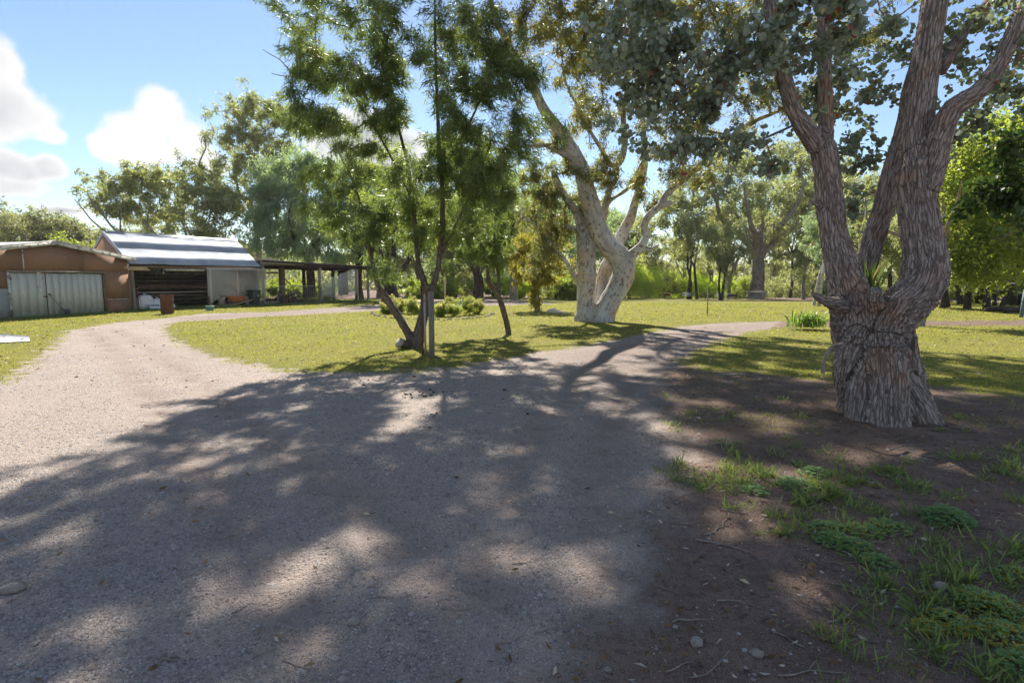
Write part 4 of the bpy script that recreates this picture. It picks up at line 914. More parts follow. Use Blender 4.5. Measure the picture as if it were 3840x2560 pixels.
for k, (x, Y, ytop, sp, mt) in enumerate([(2400, 120, 900, 6, 'leaf_far'), (2900, 110, 560, 8, 'leaf_bg'), (3050, 100, 520, 7, 'leaf_pepper'), (3180, 92, 500, 7, 'leaf_bg'), (3320, 84, 560, 6, 'leaf_bg'), (3450, 78, 560, 6, 'leaf_pepper'), (3580, 72, 520, 6, 'leaf_bg'), (3720, 68, 560, 6, 'leaf_bg'), (3860, 64, 520, 6, 'leaf_bg'), (2750, 116, 640, 7, 'leaf_far')]):
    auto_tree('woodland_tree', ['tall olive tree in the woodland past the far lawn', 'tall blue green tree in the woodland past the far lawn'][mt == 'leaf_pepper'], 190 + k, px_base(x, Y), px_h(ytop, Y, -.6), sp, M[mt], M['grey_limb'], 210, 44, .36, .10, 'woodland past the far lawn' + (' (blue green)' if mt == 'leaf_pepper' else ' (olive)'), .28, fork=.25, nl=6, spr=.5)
# dark trunks in the shade on the right
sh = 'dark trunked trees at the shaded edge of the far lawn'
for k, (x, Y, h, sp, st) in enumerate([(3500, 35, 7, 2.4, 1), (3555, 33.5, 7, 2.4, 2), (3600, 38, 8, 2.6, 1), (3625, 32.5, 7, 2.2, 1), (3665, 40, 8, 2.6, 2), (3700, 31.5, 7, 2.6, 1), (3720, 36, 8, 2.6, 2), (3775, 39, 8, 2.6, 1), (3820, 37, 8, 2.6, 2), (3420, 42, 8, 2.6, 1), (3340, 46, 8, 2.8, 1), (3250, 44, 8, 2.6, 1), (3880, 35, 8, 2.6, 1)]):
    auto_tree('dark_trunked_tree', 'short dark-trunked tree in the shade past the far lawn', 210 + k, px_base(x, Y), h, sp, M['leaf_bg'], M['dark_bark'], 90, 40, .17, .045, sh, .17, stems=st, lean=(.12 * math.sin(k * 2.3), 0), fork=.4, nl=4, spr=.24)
# fresh green tree on the right
auto_tree('fresh_green_tree', 'bright green broad-leaved tree with pale slanting trunk', 230, px_base(3445, 20.8), 8.0, 4.2, M['leaf_bright'], M['limb_bark'], 620, 36, .10, .082, None, .17, lean=(.32, 0), fork=.34, nl=6, shape='round', spr=.17, droop=.45, bare=.25, tip=.005,
          clumps=[(3560, 760, 20.5, 90, 100, 1., 56), (3680, 700, 20.5, 110, 100, 1.2, 70), (3800, 640, 20.5, 110, 110, 1.2, 70), (3620, 900, 20.2, 100, 90, 1., 56), (3740, 850, 20.2, 110, 100, 1.2, 70), (3850, 800, 20.2, 100, 110, 1.2, 60), (3700, 1010, 20, 100, 60, .9, 50), (3810, 960, 20, 90, 80, 1., 50), (3600, 600, 21, 90, 90, 1.1, 44), (3740, 500, 21, 110, 80, 1.2, 50), (3860, 480, 21, 100, 100, 1.2, 50), (3600, 1000, 20, 60, 40, .6, 18), (3950, 700, 20.5, 120, 200, 1.4, 70)])
# reeds and willow scrub below the bank
def scrub(name, label, seed, base, w_, h, mat, n, L, Wd, cat, group=None, droop=-.3, kind=None):
    r = np.random.default_rng(seed); x0, y0 = base; z0 = hz(x0, y0)
    root = empty(name, (x0, y0, z0), label=label, cat=cat, group=group)
    t = Tree(seed)
    for q in range(5):
        e = np.array([x0, y0, z0]) + np.array([r.normal() * w_ * .4, r.normal() * w_ * .3, h * r.uniform(.5, .85)])
        t.limb([[x0 + r.normal() * .1, y0 + r.normal() * .1, z0 - .1], (np.array([x0, y0, z0]) + e) / 2 + r.normal(size=3) * .1, e], [.03, .022, .01], step=.3, branchable_from=.2, attach=False)
    t.colonize(sample_clump(r, (x0, y0, z0 + h * .52), (w_, w_ * .7, h * .46), n, 5, .3), h * .12, .2)
    place(link('stems', t.branch_mesh('stems', .006, with_limbs=True, limb_sides=5), M['limb_bark']), root)
    crown_leaves(t, 'foliage', mat, root, 52, L * 1.3, Wd * 2., h * .06, droop, 'tri', along=.8, tintfn=tmix(t.r, .6))
    return root
for k, (x, Y, w_, h) in enumerate([(2120, 62, 2.2, 2.4), (2180, 64, 2.4, 2.6), (1940, 66, 2.4, 2.4), (2420, 80, 3, 4.4), (2490, 83, 3, 4.6), (2560, 86, 3.4, 4.8), (2630, 84, 3, 4.4), (2700, 88, 3.4, 4.6), (2770, 86, 3, 4.2), (2360, 78, 2.6, 4.6), (2500, 96, 4, 5.2), (2620, 98, 4, 5.4)]):
    scrub('willow_scrub', 'bright yellow green willow scrub growing below the grassy bank', 260 + k, px_base(x, Y), w_, h, M['leaf_reed'] if k % 4 else M['leaf_bright'], 130, .24, .05, 'shrub', 'willow scrub along the river')
for k, (x, Y, w_, h) in enumerate([(3120, 60, 2.4, 2.4), (3200, 56, 2.2, 2.2), (3300, 58, 2.6, 2.6), (2900, 84, 3, 3.6), (2990, 82, 3, 3.6), (3400, 52, 2.4, 2.2), (3560, 46, 2.2, 2.), (3680, 44, 2.4, 2.), (3790, 43, 2.2, 2.2), (3880, 42, 2.2, 2.2)]):
    scrub('woodland_shrub', 'olive undergrowth shrub at the shaded woodland edge', 280 + k, px_base(x, Y), w_, h, M['leaf_bg'], 90, .2, .05, 'shrub', 'undergrowth at the woodland edge')
for k, (x, Y, w_, h) in enumerate([(1030, 56, 2.2, 1.7), (1130, 58, 2.4, 1.9), (1250, 57, 2.2, 1.8), (1560, 58, 2.4, 2.), (1640, 60, 2.4, 2.2), (1720, 64, 2.6, 2.2), (1850, 66, 2.6, 2.2)]):
    scrub('woodland_shrub', 'pale green undergrowth shrub seen beyond the sheds and flower bed', 300 + k, px_base(x, Y), w_, h, M['leaf_bright'], 80, .2, .05, 'shrub', 'undergrowth beyond the sheds')
# ------------------------------------------------------------------ the row of sheds
M['brown_fibro'] = m_plain('brown_painted_sheet', (.255, .145, .095), (.29, .168, .112), 1.2, .85, (.20, .115, .078), .003)
M['grey_fibro'] = m_plain('pale_grey_sheet', (.33, .34, .35), (.40, .41, .42), 1.5, .85, (.27, .27, .27))
M['peel_white'] = m_plain('peeling_white_paint', (.58, .58, .55), (.70, .70, .66), 5, .8, (.20, .175, .15), .01, dirt_rng=(.50, .56))
M['door_paint'] = m_plain('weathered_pale_green_paint', (.46, .475, .43), (.56, .57, .52), 2.2, .75, (.27, .27, .245), .004, stretch=(1, 1, .35), dirt_rng=(.53, .66))
M['old_timber'] = m_plain('weathered_timber', (.20, .165, .135), (.34, .30, .26), 5, .9, (.12, .095, .075), .008, stretch=(1, 1, .2))
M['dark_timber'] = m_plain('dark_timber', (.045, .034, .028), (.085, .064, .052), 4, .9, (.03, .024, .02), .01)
M['brown_timber'] = m_plain('brown_timber', (.15, .095, .06), (.22, .15, .10), 5, .9, (.08, .055, .04), .008)
M['new_timber'] = m_plain('raw_pine', (.55, .40, .22), (.62, .46, .27), 6, .8)
M['lattice'] = m_plain('white_lattice_paint', (.72, .69, .63), (.80, .77, .71), 5, .8, (.46, .40, .33), .003)
M['rust'] = m_plain('rusted_steel', (.115, .045, .024), (.20, .085, .042), 6, .85, (.055, .030, .022), .006, dirt_rng=(.5, .62))
M['red_pipe'] = m_plain('faded_red_pipe', (.20, .075, .055), (.26, .12, .09), 6, .7, (.12, .05, .04))
M['galv_pipe'] = m_plain('galvanised_pipe', (.30, .31, .32), (.42, .43, .44), 9, .55, (.22, .2, .19), spec=.5, metal=.4)
M['dark_steel'] = m_plain('dark_steel', (.05, .05, .055), (.09, .09, .095), 9, .6)
M['plastic_grey'] = m_plain('dark_green_grey_plastic', (.035, .042, .045), (.05, .058, .06), 3, .55, spec=.4)
M['plastic_teal'] = m_plain('teal_plastic', (.12, .26, .24), (.17, .32, .29), 4, .5)
M['white_plastic'] = m_plain('woven_white_sack', (.58, .58, .60), (.74, .74, .75), 7, .6, (.40, .38, .37), .006)
M['foam'] = m_plain('white_foam', (.72, .72, .72), (.8, .8, .8), 5, .8)
M['orange_paint'] = m_plain('scuffed_orange_paint', (.42, .115, .045), (.50, .16, .07), 5, .6, (.20, .11, .075), .004)
M['rubber'] = m_plain('rubber', (.02, .02, .02), (.03, .03, .03), 8, .8)
M['print_black'] = m_plain('black_print', (.03, .03, .035), (.04, .04, .045), 8, .8)
M['concrete'] = m_plain('pale_concrete', (.60, .585, .56), (.68, .665, .64), 1.5, .85, obj=False)
M['lamp_white'] = m_plain('lamp_casing', (.66, .64, .52), (.72, .70, .58), 5, .5)
def m_corr():
    t = MT('zinc_corrugated_iron'); p = t.pos(); n = t.noise(p, .9, 4); n2 = t.noise(t.scale(p, (1, .25, .25)), 5, 4)
    c = t.mix(t.rng(n, .38, .62), (.34, .375, .43), (.25, .285, .34)); c = t.mix(t.rng(n2, .60, .74), c, (.36, .34, .33))
    return t.done(c, .40, t.bump(n2, .003), .5, .6)
M['zinc'] = m_corr()
def prism(mb, poly, y0, y1):
    """polygon in x-z pushed from y0 to y1"""
    n = len(poly); V = [(x, y0, z) for x, z in poly] + [(x, y1, z) for x, z in poly]
    mb.add(V, [[i, (i + 1) % n, n + (i + 1) % n, n + i] for i in range(n)])
    mb.F3 += [np.array([[0, i + 1, i] for i in range(1, n - 1)]) + mb.n - 2 * n, np.array([[n, n + i, n + i + 1] for i in range(1, n - 1)]) + mb.n - 2 * n]
    return mb
def corr_sheet(w_, l, pitch, amp, nseg=2):
    """corrugated sheet lying in x-y, ribs along y, with thickness"""
    n = int(w_ / pitch * 6) + 1; x = np.linspace(0, w_, n); z = amp * np.sin(x / pitch * 2 * math.pi)
    V = np.vstack([np.column_stack([x, np.full(n, y), z]) for y in (0, l)]); V = np.vstack([V, V - [0, 0, .004]])
    i = np.arange(n - 1); F = np.vstack([np.stack([i, i + 1, n + i + 1, n + i], 1), np.stack([2 * n + i, 3 * n + i, 3 * n + i + 1, 2 * n + i + 1], 1), np.stack([i, 2 * n + i, 2 * n + i + 1, i + 1], 1), np.stack([n + i, n + i + 1, 3 * n + i + 1, 3 * n + i], 1)])
    return mesh_np('roof_sheet', V, F, smooth=False)
rs = random.Random(5)
# --- brown garage
eg = np.array([.26, .966]); eg /= np.linalg.norm(eg); A0 = np.array([-21.5, 24.5]) - eg * 1.76
gz0 = hz(-21, 26) - .03
gar = empty('garage', (A0[0], A0[1], gz0), math.atan2(eg[1], eg[0]), label='brown gable-fronted garage with pale plank doors', cat='garage')
WD, EV, RG, DP = 7.36, 2.70, 3.30, 6.0
def gp_(name, mat, fn, parent=gar, **kw):
    mb = MB(); fn(mb); return mb.build(name, mat, parent, **kw)
gp_('wall_panel', M['brown_fibro'], lambda m: prism(m, [(0, 2.08), (2.34, 2.08), (2.34, RG - (3.68 - 2.34) * .163), (0, EV)], 0, .07))
gp_('wall_panel', M['brown_fibro'], lambda m: prism(m, [(2.36, 2.08), (5.05, 2.08), (5.05, RG - (5.05 - 3.68) * .163), (3.68, RG), (2.36, RG - (3.68 - 2.36) * .163)], 0, .07))
gp_('wall_panel', M['brown_fibro'], lambda m: prism(m, [(5.07, 2.08), (WD, 2.08), (WD, EV), (5.07, RG - (5.07 - 3.68) * .163)], 0, .07))
gp_('wall_panel', M['brown_fibro'], lambda m: prism(m, [(0, 1.32), (1.64, 1.32), (1.64, 2.078), (0, 2.078)], .004, .07))
gp_('wall_panel', M['grey_fibro'], lambda m: prism(m, [(0, -.1), (1.64, -.1), (1.64, 1.318), (0, 1.318)], -.012, .06), label='pale grey unpainted lower panel')
gp_('wall_panel', M['brown_fibro'], lambda m: prism(m, [(6.04, .72), (WD, .72), (WD, 2.078), (6.04, 2.078)], .002, .07))
gp_('wall_panel', M['brown_fibro'], lambda m: prism(m, [(6.04, -.1), (WD, -.1), (WD, .70), (6.04, .70)], .002, .07))
gp_('side_wall', M['brown_fibro'], lambda m: m.box((WD - .04, DP / 2 + .04, EV / 2 - .05), (.07, DP - .1, EV - .1)))
gp_('side_wall', M['brown_fibro'], lambda m: m.box((.04, DP / 2 + .04, EV / 2 - .05), (.07, DP - .1, EV - .1)))
gp_('back_wall', M['brown_fibro'], lambda m: prism(m, [(0.1, -.1), (WD - .1, -.1), (WD - .1, EV - .05), (3.68, RG - .05), (.1, EV - .05)], DP, DP + .07))
gp_('cover_strip', M['peel_white'], lambda m: m.box((2.35, -.008, 2.55), (.045, .016, .92)))
gp_('cover_strip', M['peel_white'], lambda m: m.box((6.68, -.012, .71), (1.22, .02, .03)))
gp_('corner_trim', M['peel_white'], lambda m: m.box((WD + .012, .0, 2.30), (.02, .09, .5)))
gp_('corner_trim', M['old_timber'], lambda m: m.box((WD + .012, .0, .85), (.02, .07, 1.6)))
for sgn in (-1, 1):
    th_ = math.atan(.163); L_ = (3.68 + .3) / math.cos(th_)
    ex_, ez_ = 3.68 + sgn * (3.68 + .32), RG - (3.68 + .32) * .163
    def brd(m, dz, hh, y, thk): m.bar((3.68, y, RG + dz), (ex_, y, ez_ + dz), thk, hh)
    gp_('barge_board', M['peel_white'], lambda m: brd(m, .06, .15, -.16, .03))
    gp_('roof_edge', M['peel_white'], lambda m: brd(m, .175, .045, -.17, .10))
    mb = MB(); mb.bar((3.68, DP / 2 - .1, RG + .12), (ex_, DP / 2 - .1, ez_ + .12), DP + .12, .05); mb.build('roof', M['grey_fibro'], gar)
    gp_('soffit', M['peel_white'], lambda m: brd(m, .015, .02, -.07, .14))
# doors
gp_('door_lintel', M['old_timber'], lambda m: m.box((3.84, -.03, 2.055), (4.44, .09, .075)))
gp_('door_jamb', M['peel_white'], lambda m: m.box((1.69, -.02, 1.0), (.09, .07, 2.03)))
gp_('door_jamb', M['brown_timber'], lambda m: m.box((5.98, -.02, 1.0), (.09, .07, 2.03)))
for x0, x1, npl in ((1.75, 3.20, 4), (3.24, 5.91, 9)):
    dr = gp_('door', M['old_timber'], lambda m: m.box(((x0 + x1) / 2, .05, 1.0), (x1 - x0 - .06, .02, 1.9)))
    wd = (x1 - x0) / npl
    for k in range(npl):
        gp_('plank', M['door_paint'], lambda m: m.box((x0 + wd * (k + .5), .012 + rs.uniform(-.004, .004), 1.0 + rs.uniform(-.012, .008)), (wd - .012, .028, 1.97)), parent=dr)
gp_('door_latch', M['rust'], lambda m: (m.box((3.14, -.02, .94), (.16, .03, .045)), m.tube([(3.16, -.03, .94), (3.16, -.07, .94), (3.20, -.07, .92)], .012, 6)))
gp_('door_hinge', M['rust'], lambda m: m.box((1.77, -.02, 1.75), (.05, .04, .12)))
# --- corrugated shed
es = np.array([.5, .866]); P0 = np.array([-20.4, 30.5]); sz0 = hz(-18.6, 33.8) - .04
sh2 = empty('corrugated_shed', (P0[0], P0[1], sz0), math.atan2(es[1], es[0]), label='open-fronted shed with steep zinc corrugated roof and lattice', cat='shed')
def s_(name, mat, fn, parent=None, **kw):
    mb = MB(); fn(mb); return mb.build(name, mat, parent or sh2, **kw)
LX, EZ, RZ, RY = 7.92, 2.54, 4.30, 2.2
pit = math.atan2(RZ - EZ, RY + .25); run = math.hypot(RZ - EZ, RY + .25)
sm = corr_sheet(.99, run * .52, .124, .019); sm.materials.append(M['zinc'])
for row in range(2):
    for k in range(8):
        o = bpy.data.objects.new('roof_sheet', sm); C.objects.link(o); o.parent = sh2
        d = row * run * .485; zz = .014 * row + .004 * (k % 2)
        o.location = (-.02 + k * .985 + row * .01, -.25 + math.cos(pit) * d - math.sin(pit) * zz, EZ + math.sin(pit) * d + math.cos(pit) * zz + .01 * math.sin(k * 1.7)); o.rotation_euler = (pit, 0, 0)
sb = corr_sheet(7.9, run, .124, .019); sb.materials.append(M['zinc'])
o = bpy.data.objects.new('rear_roof', sb); C.objects.link(o); o.parent = sh2; o.location = (0, 2 * RY + .25, EZ); o.rotation_euler = (-pit + math.pi, 0, 0); o.rotation_euler = (math.pi - pit, 0, 0)
o.location = (0, 2 * RY + .25, EZ - .01)
s_('ridge_cap', M['zinc'], lambda m: (m.bar((-.05, RY - .09, RZ - .03), (LX, RY - .09, RZ - .02), .2, .012, (0, -.62, .78)), m.bar((-.05, RY + .09, RZ - .03), (LX, RY + .09, RZ - .02), .2, .012, (0, .62, .78)), m.tube([(-.05, RY, RZ + .035), (LX, RY, RZ + .045)], .03, 6)))
s_('barge_flashing', M['grey_fibro'], lambda m: m.bar((-.07, -.25, EZ - .02), (-.07, RY, RZ - .05), .03, .20, (0, -.62, .78)))
s_('barge_flashing', M['grey_fibro'], lambda m: m.bar((-.07, 2 * RY + .25, EZ - .02), (-.07, RY, RZ - .05), .03, .12, (0, .62, .78)))
M['orange_fibro'] = m_plain('tan_painted_sheet', (.30, .165, .10), (.35, .20, .125), 1.5, .85)
s_('gable_wall', M['orange_fibro'], lambda m: [setattr(m, 'V', m.V + [np.array([(x, y, z) for x in (0., .06) for y, z in ((0., 0.), (2 * RY, 0.), (2 * RY, EZ + .1), (RY, RZ - .12), (0., EZ + .1))])]), m.F3.append(np.array([[0, 1, 2], [0, 2, 3], [0, 3, 4], [5, 7, 6], [5, 8, 7], [5, 9, 8]]) + m.n), m.F4.append(np.array([[0, 5, 6, 1], [1, 6, 7, 2], [2, 7, 8, 3], [3, 8, 9, 4], [4, 9, 5, 0]]) + m.n), setattr(m, 'n', m.n + 10)])
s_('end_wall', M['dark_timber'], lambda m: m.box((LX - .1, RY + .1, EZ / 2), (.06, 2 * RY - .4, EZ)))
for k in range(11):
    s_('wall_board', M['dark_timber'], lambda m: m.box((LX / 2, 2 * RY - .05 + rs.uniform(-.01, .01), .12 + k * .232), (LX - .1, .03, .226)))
s_('front_beam', M['brown_timber'], lambda m: m.box((LX / 2, -.06, EZ - .14), (LX + .1, .11, .14)))
s_('wall_plate', M['dark_timber'], lambda m: m.box((LX / 2, .12, EZ - .02), (LX, .08, .10)))
for x in (.15, 4.45, 7.75):
    s_('post', M['old_timber'], lambda m: m.tube(spline(np.array([(x + rs.uniform(-.03, .03), .02, -.2), (x + rs.uniform(-.02, .02), 0.02, 1.2), (x, .02, EZ - .2)]), .3), [.105] * 9 if False else .10, 10), bevel=0)
s_('bracket_board', M['new_timber'], lambda m: prism(m, [(-.1, 2.19), (1.05, 2.19), (.80, 2.40), (-.1, 2.40)], -.15, -.125))
sl_ = s_('strip_light', M['lamp_white'], lambda m: (m.box((2.95, -.13, EZ - .27), (2.3, .09, .055)), m.tube([(1.85, -.14, EZ - .315), (4.05, -.14, EZ - .315)], .02, 8)))
s_('hanging_bulb', M['lamp_white'], lambda m: (m.tube([(1.75, -.1, EZ - .2), (1.75, -.1, EZ - .42)], .006, 4), m.tube([(1.75, -.1, EZ - .42), (1.75, -.1, EZ - .47), (1.75, -.1, EZ - .53)], [.02, .04, .015], 8)))
# lattice
def lattice(parent, x0, x1, z0, z1, y, ang, sp, wd, mat, clip=None, seed=1):
    r = random.Random(seed)
    for sgn in (1, -1):
        d = np.array([math.cos(ang), sgn * math.sin(ang)]); nrm = np.array([-d[1], d[0]])
        cs = [np.array(q) @ nrm for q in ((x0, z0), (x0, z1), (x1, z0), (x1, z1))]; c = min(cs) + sp / 2
        while c < max(cs):
            ts = []
            for t0, t1 in (((x0 - c * nrm[0]) / d[0], (x1 - c * nrm[0]) / d[0]), ((z0 - c * nrm[1]) / d[1], (z1 - c * nrm[1]) / d[1])): ts.append(sorted((t0, t1)))
            a, b = max(ts[0][0], ts[1][0]), min(ts[0][1], ts[1][1])
            if clip: a, b = clip(c, d, nrm, a, b, r)
            if b - a > .12:
                p, q = c * nrm + d * a, c * nrm + d * b; yy = y + (.005 if sgn > 0 else -.007)
                mb = MB(); mb.bar((p[0], yy, p[1]), (q[0], yy, q[1]), .008, wd, (-d[1] * 1, 0, d[0])); mb.build('lattice_slat', mat, parent)
            c += sp * r.uniform(.97, 1.03)
lat = s_('lattice_frame', M['lattice'], lambda m: m.box((6.2, -.165, 2.36), (4.0, .03, .05)))
for x_, w__ in ((4.44, .07), (6.2, .05), (7.95, .04)): s_('lattice_upright', M['lattice'], lambda m: m.box((x_, -.165, 1.35), (w__, .028, 1.96)), lat)
def ragged(c, d, nrm, a, b, r):
    # the bottom edge is broken off unevenly
    for _ in range(60):
        p = c * nrm + d * a; q = c * nrm + d * b
        lo = .55 + .25 * math.sin(p[0] * 2.1) if p[1] < q[1] else 0
        if p[1] < q[1] and p[1] < .5 + .2 * math.sin(c * 9): a += .05
        elif q[1] < p[1] and q[1] < .5 + .2 * math.sin(c * 9): b -= .05
        else: break
        if b <= a: break
    return a, b
lattice(lat, 4.2, 8.25, .25, 2.42, -.20, R(36), .108, .027, M['lattice'], ragged, 3)
# --- open skillion shed
sh3 = empty('open_shed', (P0[0] + es[0] * 8.1, P0[1] + es[1] * 8.1, sz0), math.atan2(es[1], es[0]), label='low open shed of rough logs with flat corrugated roof', cat='shed')
X3 = 9.8
def s3(name, mat, fn, parent=None, **kw):
    mb = MB(); fn(mb); return mb.build(name, mat, parent or sh3, **kw)
M['old_iron'] = m_plain('old_grey_iron', (.20, .20, .20), (.32, .32, .32), 3, .6, (.16, .10, .07), metal=.4)
sm3 = corr_sheet(1.0, 4.6, .12, .016); sm3.materials.append(M['old_iron'])
for k in range(10):
    o = bpy.data.objects.new('roof_sheet', sm3); C.objects.link(o); o.parent = sh3; o.location = (-.1 + k * .995, -.3, 2.98 - .024 * k + .004 * (k % 2)); o.rotation_euler = (R(-1.5), R(1.35), 0)
s3('front_beam', M['old_timber'], lambda m: m.tube([(-.2, -.15, 2.78), (3.2, -.15, 2.76)], .085, 10))
s3('front_beam', M['dark_timber'], lambda m: m.tube([(2.6, -.12, 2.72), (X3, -.12, 2.56)], .095, 10))
s3('fascia', M['dark_timber'], lambda m: m.bar((-.1, -.24, 2.90), (X3, -.24, 2.68), .035, .11))
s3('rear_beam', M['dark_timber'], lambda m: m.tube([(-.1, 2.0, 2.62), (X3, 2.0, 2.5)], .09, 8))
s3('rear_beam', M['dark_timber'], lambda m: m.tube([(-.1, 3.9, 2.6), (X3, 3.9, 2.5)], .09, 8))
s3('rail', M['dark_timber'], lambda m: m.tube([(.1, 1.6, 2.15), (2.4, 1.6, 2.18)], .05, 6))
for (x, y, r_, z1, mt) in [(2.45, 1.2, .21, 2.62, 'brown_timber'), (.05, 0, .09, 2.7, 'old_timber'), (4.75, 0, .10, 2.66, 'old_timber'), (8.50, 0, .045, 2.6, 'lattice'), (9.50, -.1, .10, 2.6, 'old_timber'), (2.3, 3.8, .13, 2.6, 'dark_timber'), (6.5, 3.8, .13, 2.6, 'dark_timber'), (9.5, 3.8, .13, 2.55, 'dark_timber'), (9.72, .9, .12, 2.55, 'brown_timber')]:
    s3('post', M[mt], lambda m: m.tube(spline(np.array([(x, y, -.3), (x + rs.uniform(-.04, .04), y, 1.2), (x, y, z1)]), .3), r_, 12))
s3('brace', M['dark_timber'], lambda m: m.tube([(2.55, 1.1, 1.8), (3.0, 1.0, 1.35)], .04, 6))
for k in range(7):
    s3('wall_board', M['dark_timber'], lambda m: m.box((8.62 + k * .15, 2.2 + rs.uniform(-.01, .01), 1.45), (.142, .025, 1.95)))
s3('shelf', M['brown_timber'], lambda m: m.box((9.1, 1.95, .72), (1.0, .4, .05)))
lat3 = s3('lattice_frame', M['lattice'], lambda m: m.box((8.45, -.05, 1.42), (.04, .03, 2.35)))
for x_, h_, w__ in ((4.88, 2.2, .04), (6.7, 1.9, .03)): s3('lattice_upright', M['lattice'], lambda m: m.box((x_, -.05, .3 + h_ / 2), (w__, .02, h_)), lat3)
def torn(c, d, nrm, a, b, r):
    for _ in range(80):
        p, q = c * nrm + d * a, c * nrm + d * b
        top = lambda x: 1.75 + .18 * (x - 4.9) ** 1.35 if x < 7.6 else 2.7
        bot = lambda x: .55 - .25 * math.sin((x - 4.8) * .9)
        hi, lo = (q, p) if q[1] > p[1] else (p, q)
        ch = False
        if hi[1] > top(hi[0]):
            if q[1] > p[1]: b -= .04
            else: a += .04
            ch = True
        if lo[1] < bot(lo[0]):
            if q[1] > p[1]: a += .04
            else: b -= .04
            ch = True
        if not ch or b <= a: break
    return a, b
lattice(lat3, 4.9, 8.45, .2, 2.6, -.09, R(45), .105, .028, M['lattice'], torn, 4)
# ------------------------------------------------------------------ things standing about
def thing_at(name, label, cat, xy, rz=0, group=None, dz=0.):
    return empty(name, (xy[0], xy[1], hz(xy[0], xy[1]) + dz), rz, label=label, cat=cat, group=group)
def pt(parent, name, mat, fn, smooth=False, bevel=0, **kw):
    mb = MB(); fn(mb); return mb.build(name, mat, parent, smooth=smooth, bevel=bevel, **kw)
def lathe(m, prof, sides=24, c=(0, 0, 0)):
    a = np.linspace(0, 2 * math.pi, sides, endpoint=False); V = np.array([[c[0] + r_ * math.cos(q), c[1] + r_ * math.sin(q), c[2] + z] for r_, z in prof for q in a]); n = len(prof)
    i = np.arange(n - 1)[:, None] * sides; j = np.arange(sides)[None]; j2 = (j + 1) % sides
    m.add(V, np.stack([i + j, i + j2, i + sides + j2, i + sides + j], -1).reshape(-1, 4)); return m
def loc2(root, x, y):
    """shed-local x, y to world"""
    v = Matrix.Rotation(root.rotation_euler.z, 3, 'Z') @ Vector((x, y, 0)); return (root.location.x + v.x, root.location.y + v.y)
ESZ = math.atan2(es[1], es[0]); EGZ = math.atan2(eg[1], eg[0])
# shovel leaning on the garage door
sv = thing_at('shovel', 'dirty long-handled shovel leaning on the pale garage doors', 'shovel', loc2(gar, 3.85, -.3), EGZ)
tilt = np.array([-.55, .30, 1.05])
def shv(t): return np.array([0, 0, .02]) + tilt / np.linalg.norm(tilt) * t
pt(sv, 'handle', M['old_timber'], lambda m: m.tube([shv(.30), shv(1.08)], .017, 8))
pt(sv, 'grip', M['dark_steel'], lambda m: (m.tube([shv(1.05), shv(1.10) + [.05, 0, 0], shv(1.18) + [.05, 0, 0]], .012, 6), m.tube([shv(1.05), shv(1.10) - [.05, 0, 0], shv(1.18) - [.05, 0, 0]], .012, 6), m.tube([shv(1.18) - [.06, 0, 0], shv(1.18) + [.06, 0, 0]], .015, 6)))
pt(sv, 'blade', M['dark_steel'], lambda m: [m.add(np.array([[-.12, -.015, .31], [.12, -.015, .31], [.125, .02, .0], [-.125, .02, .0], [-.12, .0, .31], [.12, .0, .31], [.125, .03, .0], [-.125, .03, .0]]), [[0, 1, 2, 3], [7, 6, 5, 4], [0, 4, 5, 1], [3, 2, 6, 7], [0, 3, 7, 4], [1, 5, 6, 2]]), m.tube([shv(.22), shv(.42)], .024, 8)])
# rusty drum on a block
dr = thing_at('rusty_drum', 'rust-brown steel drum standing in front of the open shed', 'drum', G(629, 1180))
pt(dr, 'body', M['rust'], lambda m: lathe(m, [(0, .06), (.285, .06), (.29, .075), (.285, .10), (.285, .34), (.293, .355), (.285, .37), (.285, .63), (.293, .645), (.285, .66), (.285, .92), (.293, .935), (.275, .935), (.27, .90), (0, .90)], 28), smooth=True)
pt(dr, 'block', M['old_timber'], lambda m: m.box((-.02, 0, .03), (.42, .3, .075)))
# wheelie bin
bn = thing_at('wheelie_bin', 'dark grey plastic wheelie bin against the lattice', 'bin', loc2(sh2, 6.95, -.62), ESZ)
def frust(m, a, b, z0, z1, ca=(0, 0), cb=(0, 0)):
    V = [(ca[0] + sx * a[0] / 2, ca[1] + sy * a[1] / 2, z0) for sy in (-1, 1) for sx in (-1, 1)] + [(cb[0] + sx * b[0] / 2, cb[1] + sy * b[1] / 2, z1) for sy in (-1, 1) for sx in (-1, 1)]
    m.add(V, [[0, 2, 3, 1], [4, 5, 7, 6], [0, 1, 5, 4], [2, 6, 7, 3], [0, 4, 6, 2], [1, 3, 7, 5]]); return m
pt(bn, 'body', M['plastic_grey'], lambda m: frust(m, (.42, .46), (.56, .60), .08, .96, cb=(0, -.03)), bevel=.02)
pt(bn, 'rim', M['plastic_grey'], lambda m: m.box((0, -.03, .96), (.62, .66, .05)), bevel=.01)
pt(bn, 'lid', M['plastic_grey'], lambda m: frust(m, (.61, .66), (.52, .56), .986, 1.04, (0, -.03), (0, -.03)), bevel=.015)
pt(bn, 'handle', M['plastic_grey'], lambda m: m.tube([(-.22, .34, .97), (-.2, .40, 1.0), (.2, .40, 1.0), (.22, .34, .97)], .016, 6))
pt(bn, 'sticker', M['foam'], lambda m: m.box((.06, -.345, .68), (.09, .004, .04), np.array([[1, 0, 0], [0, 1, .15], [0, -.15, 1]])))
for sx in (-1, 1):
    wh = pt(bn, 'wheel', M['rubber'], lambda m: m.tube([(sx * .23 - .03, -.16, .10), (sx * .23 + .03, -.16, .10)], .10, 18)); 
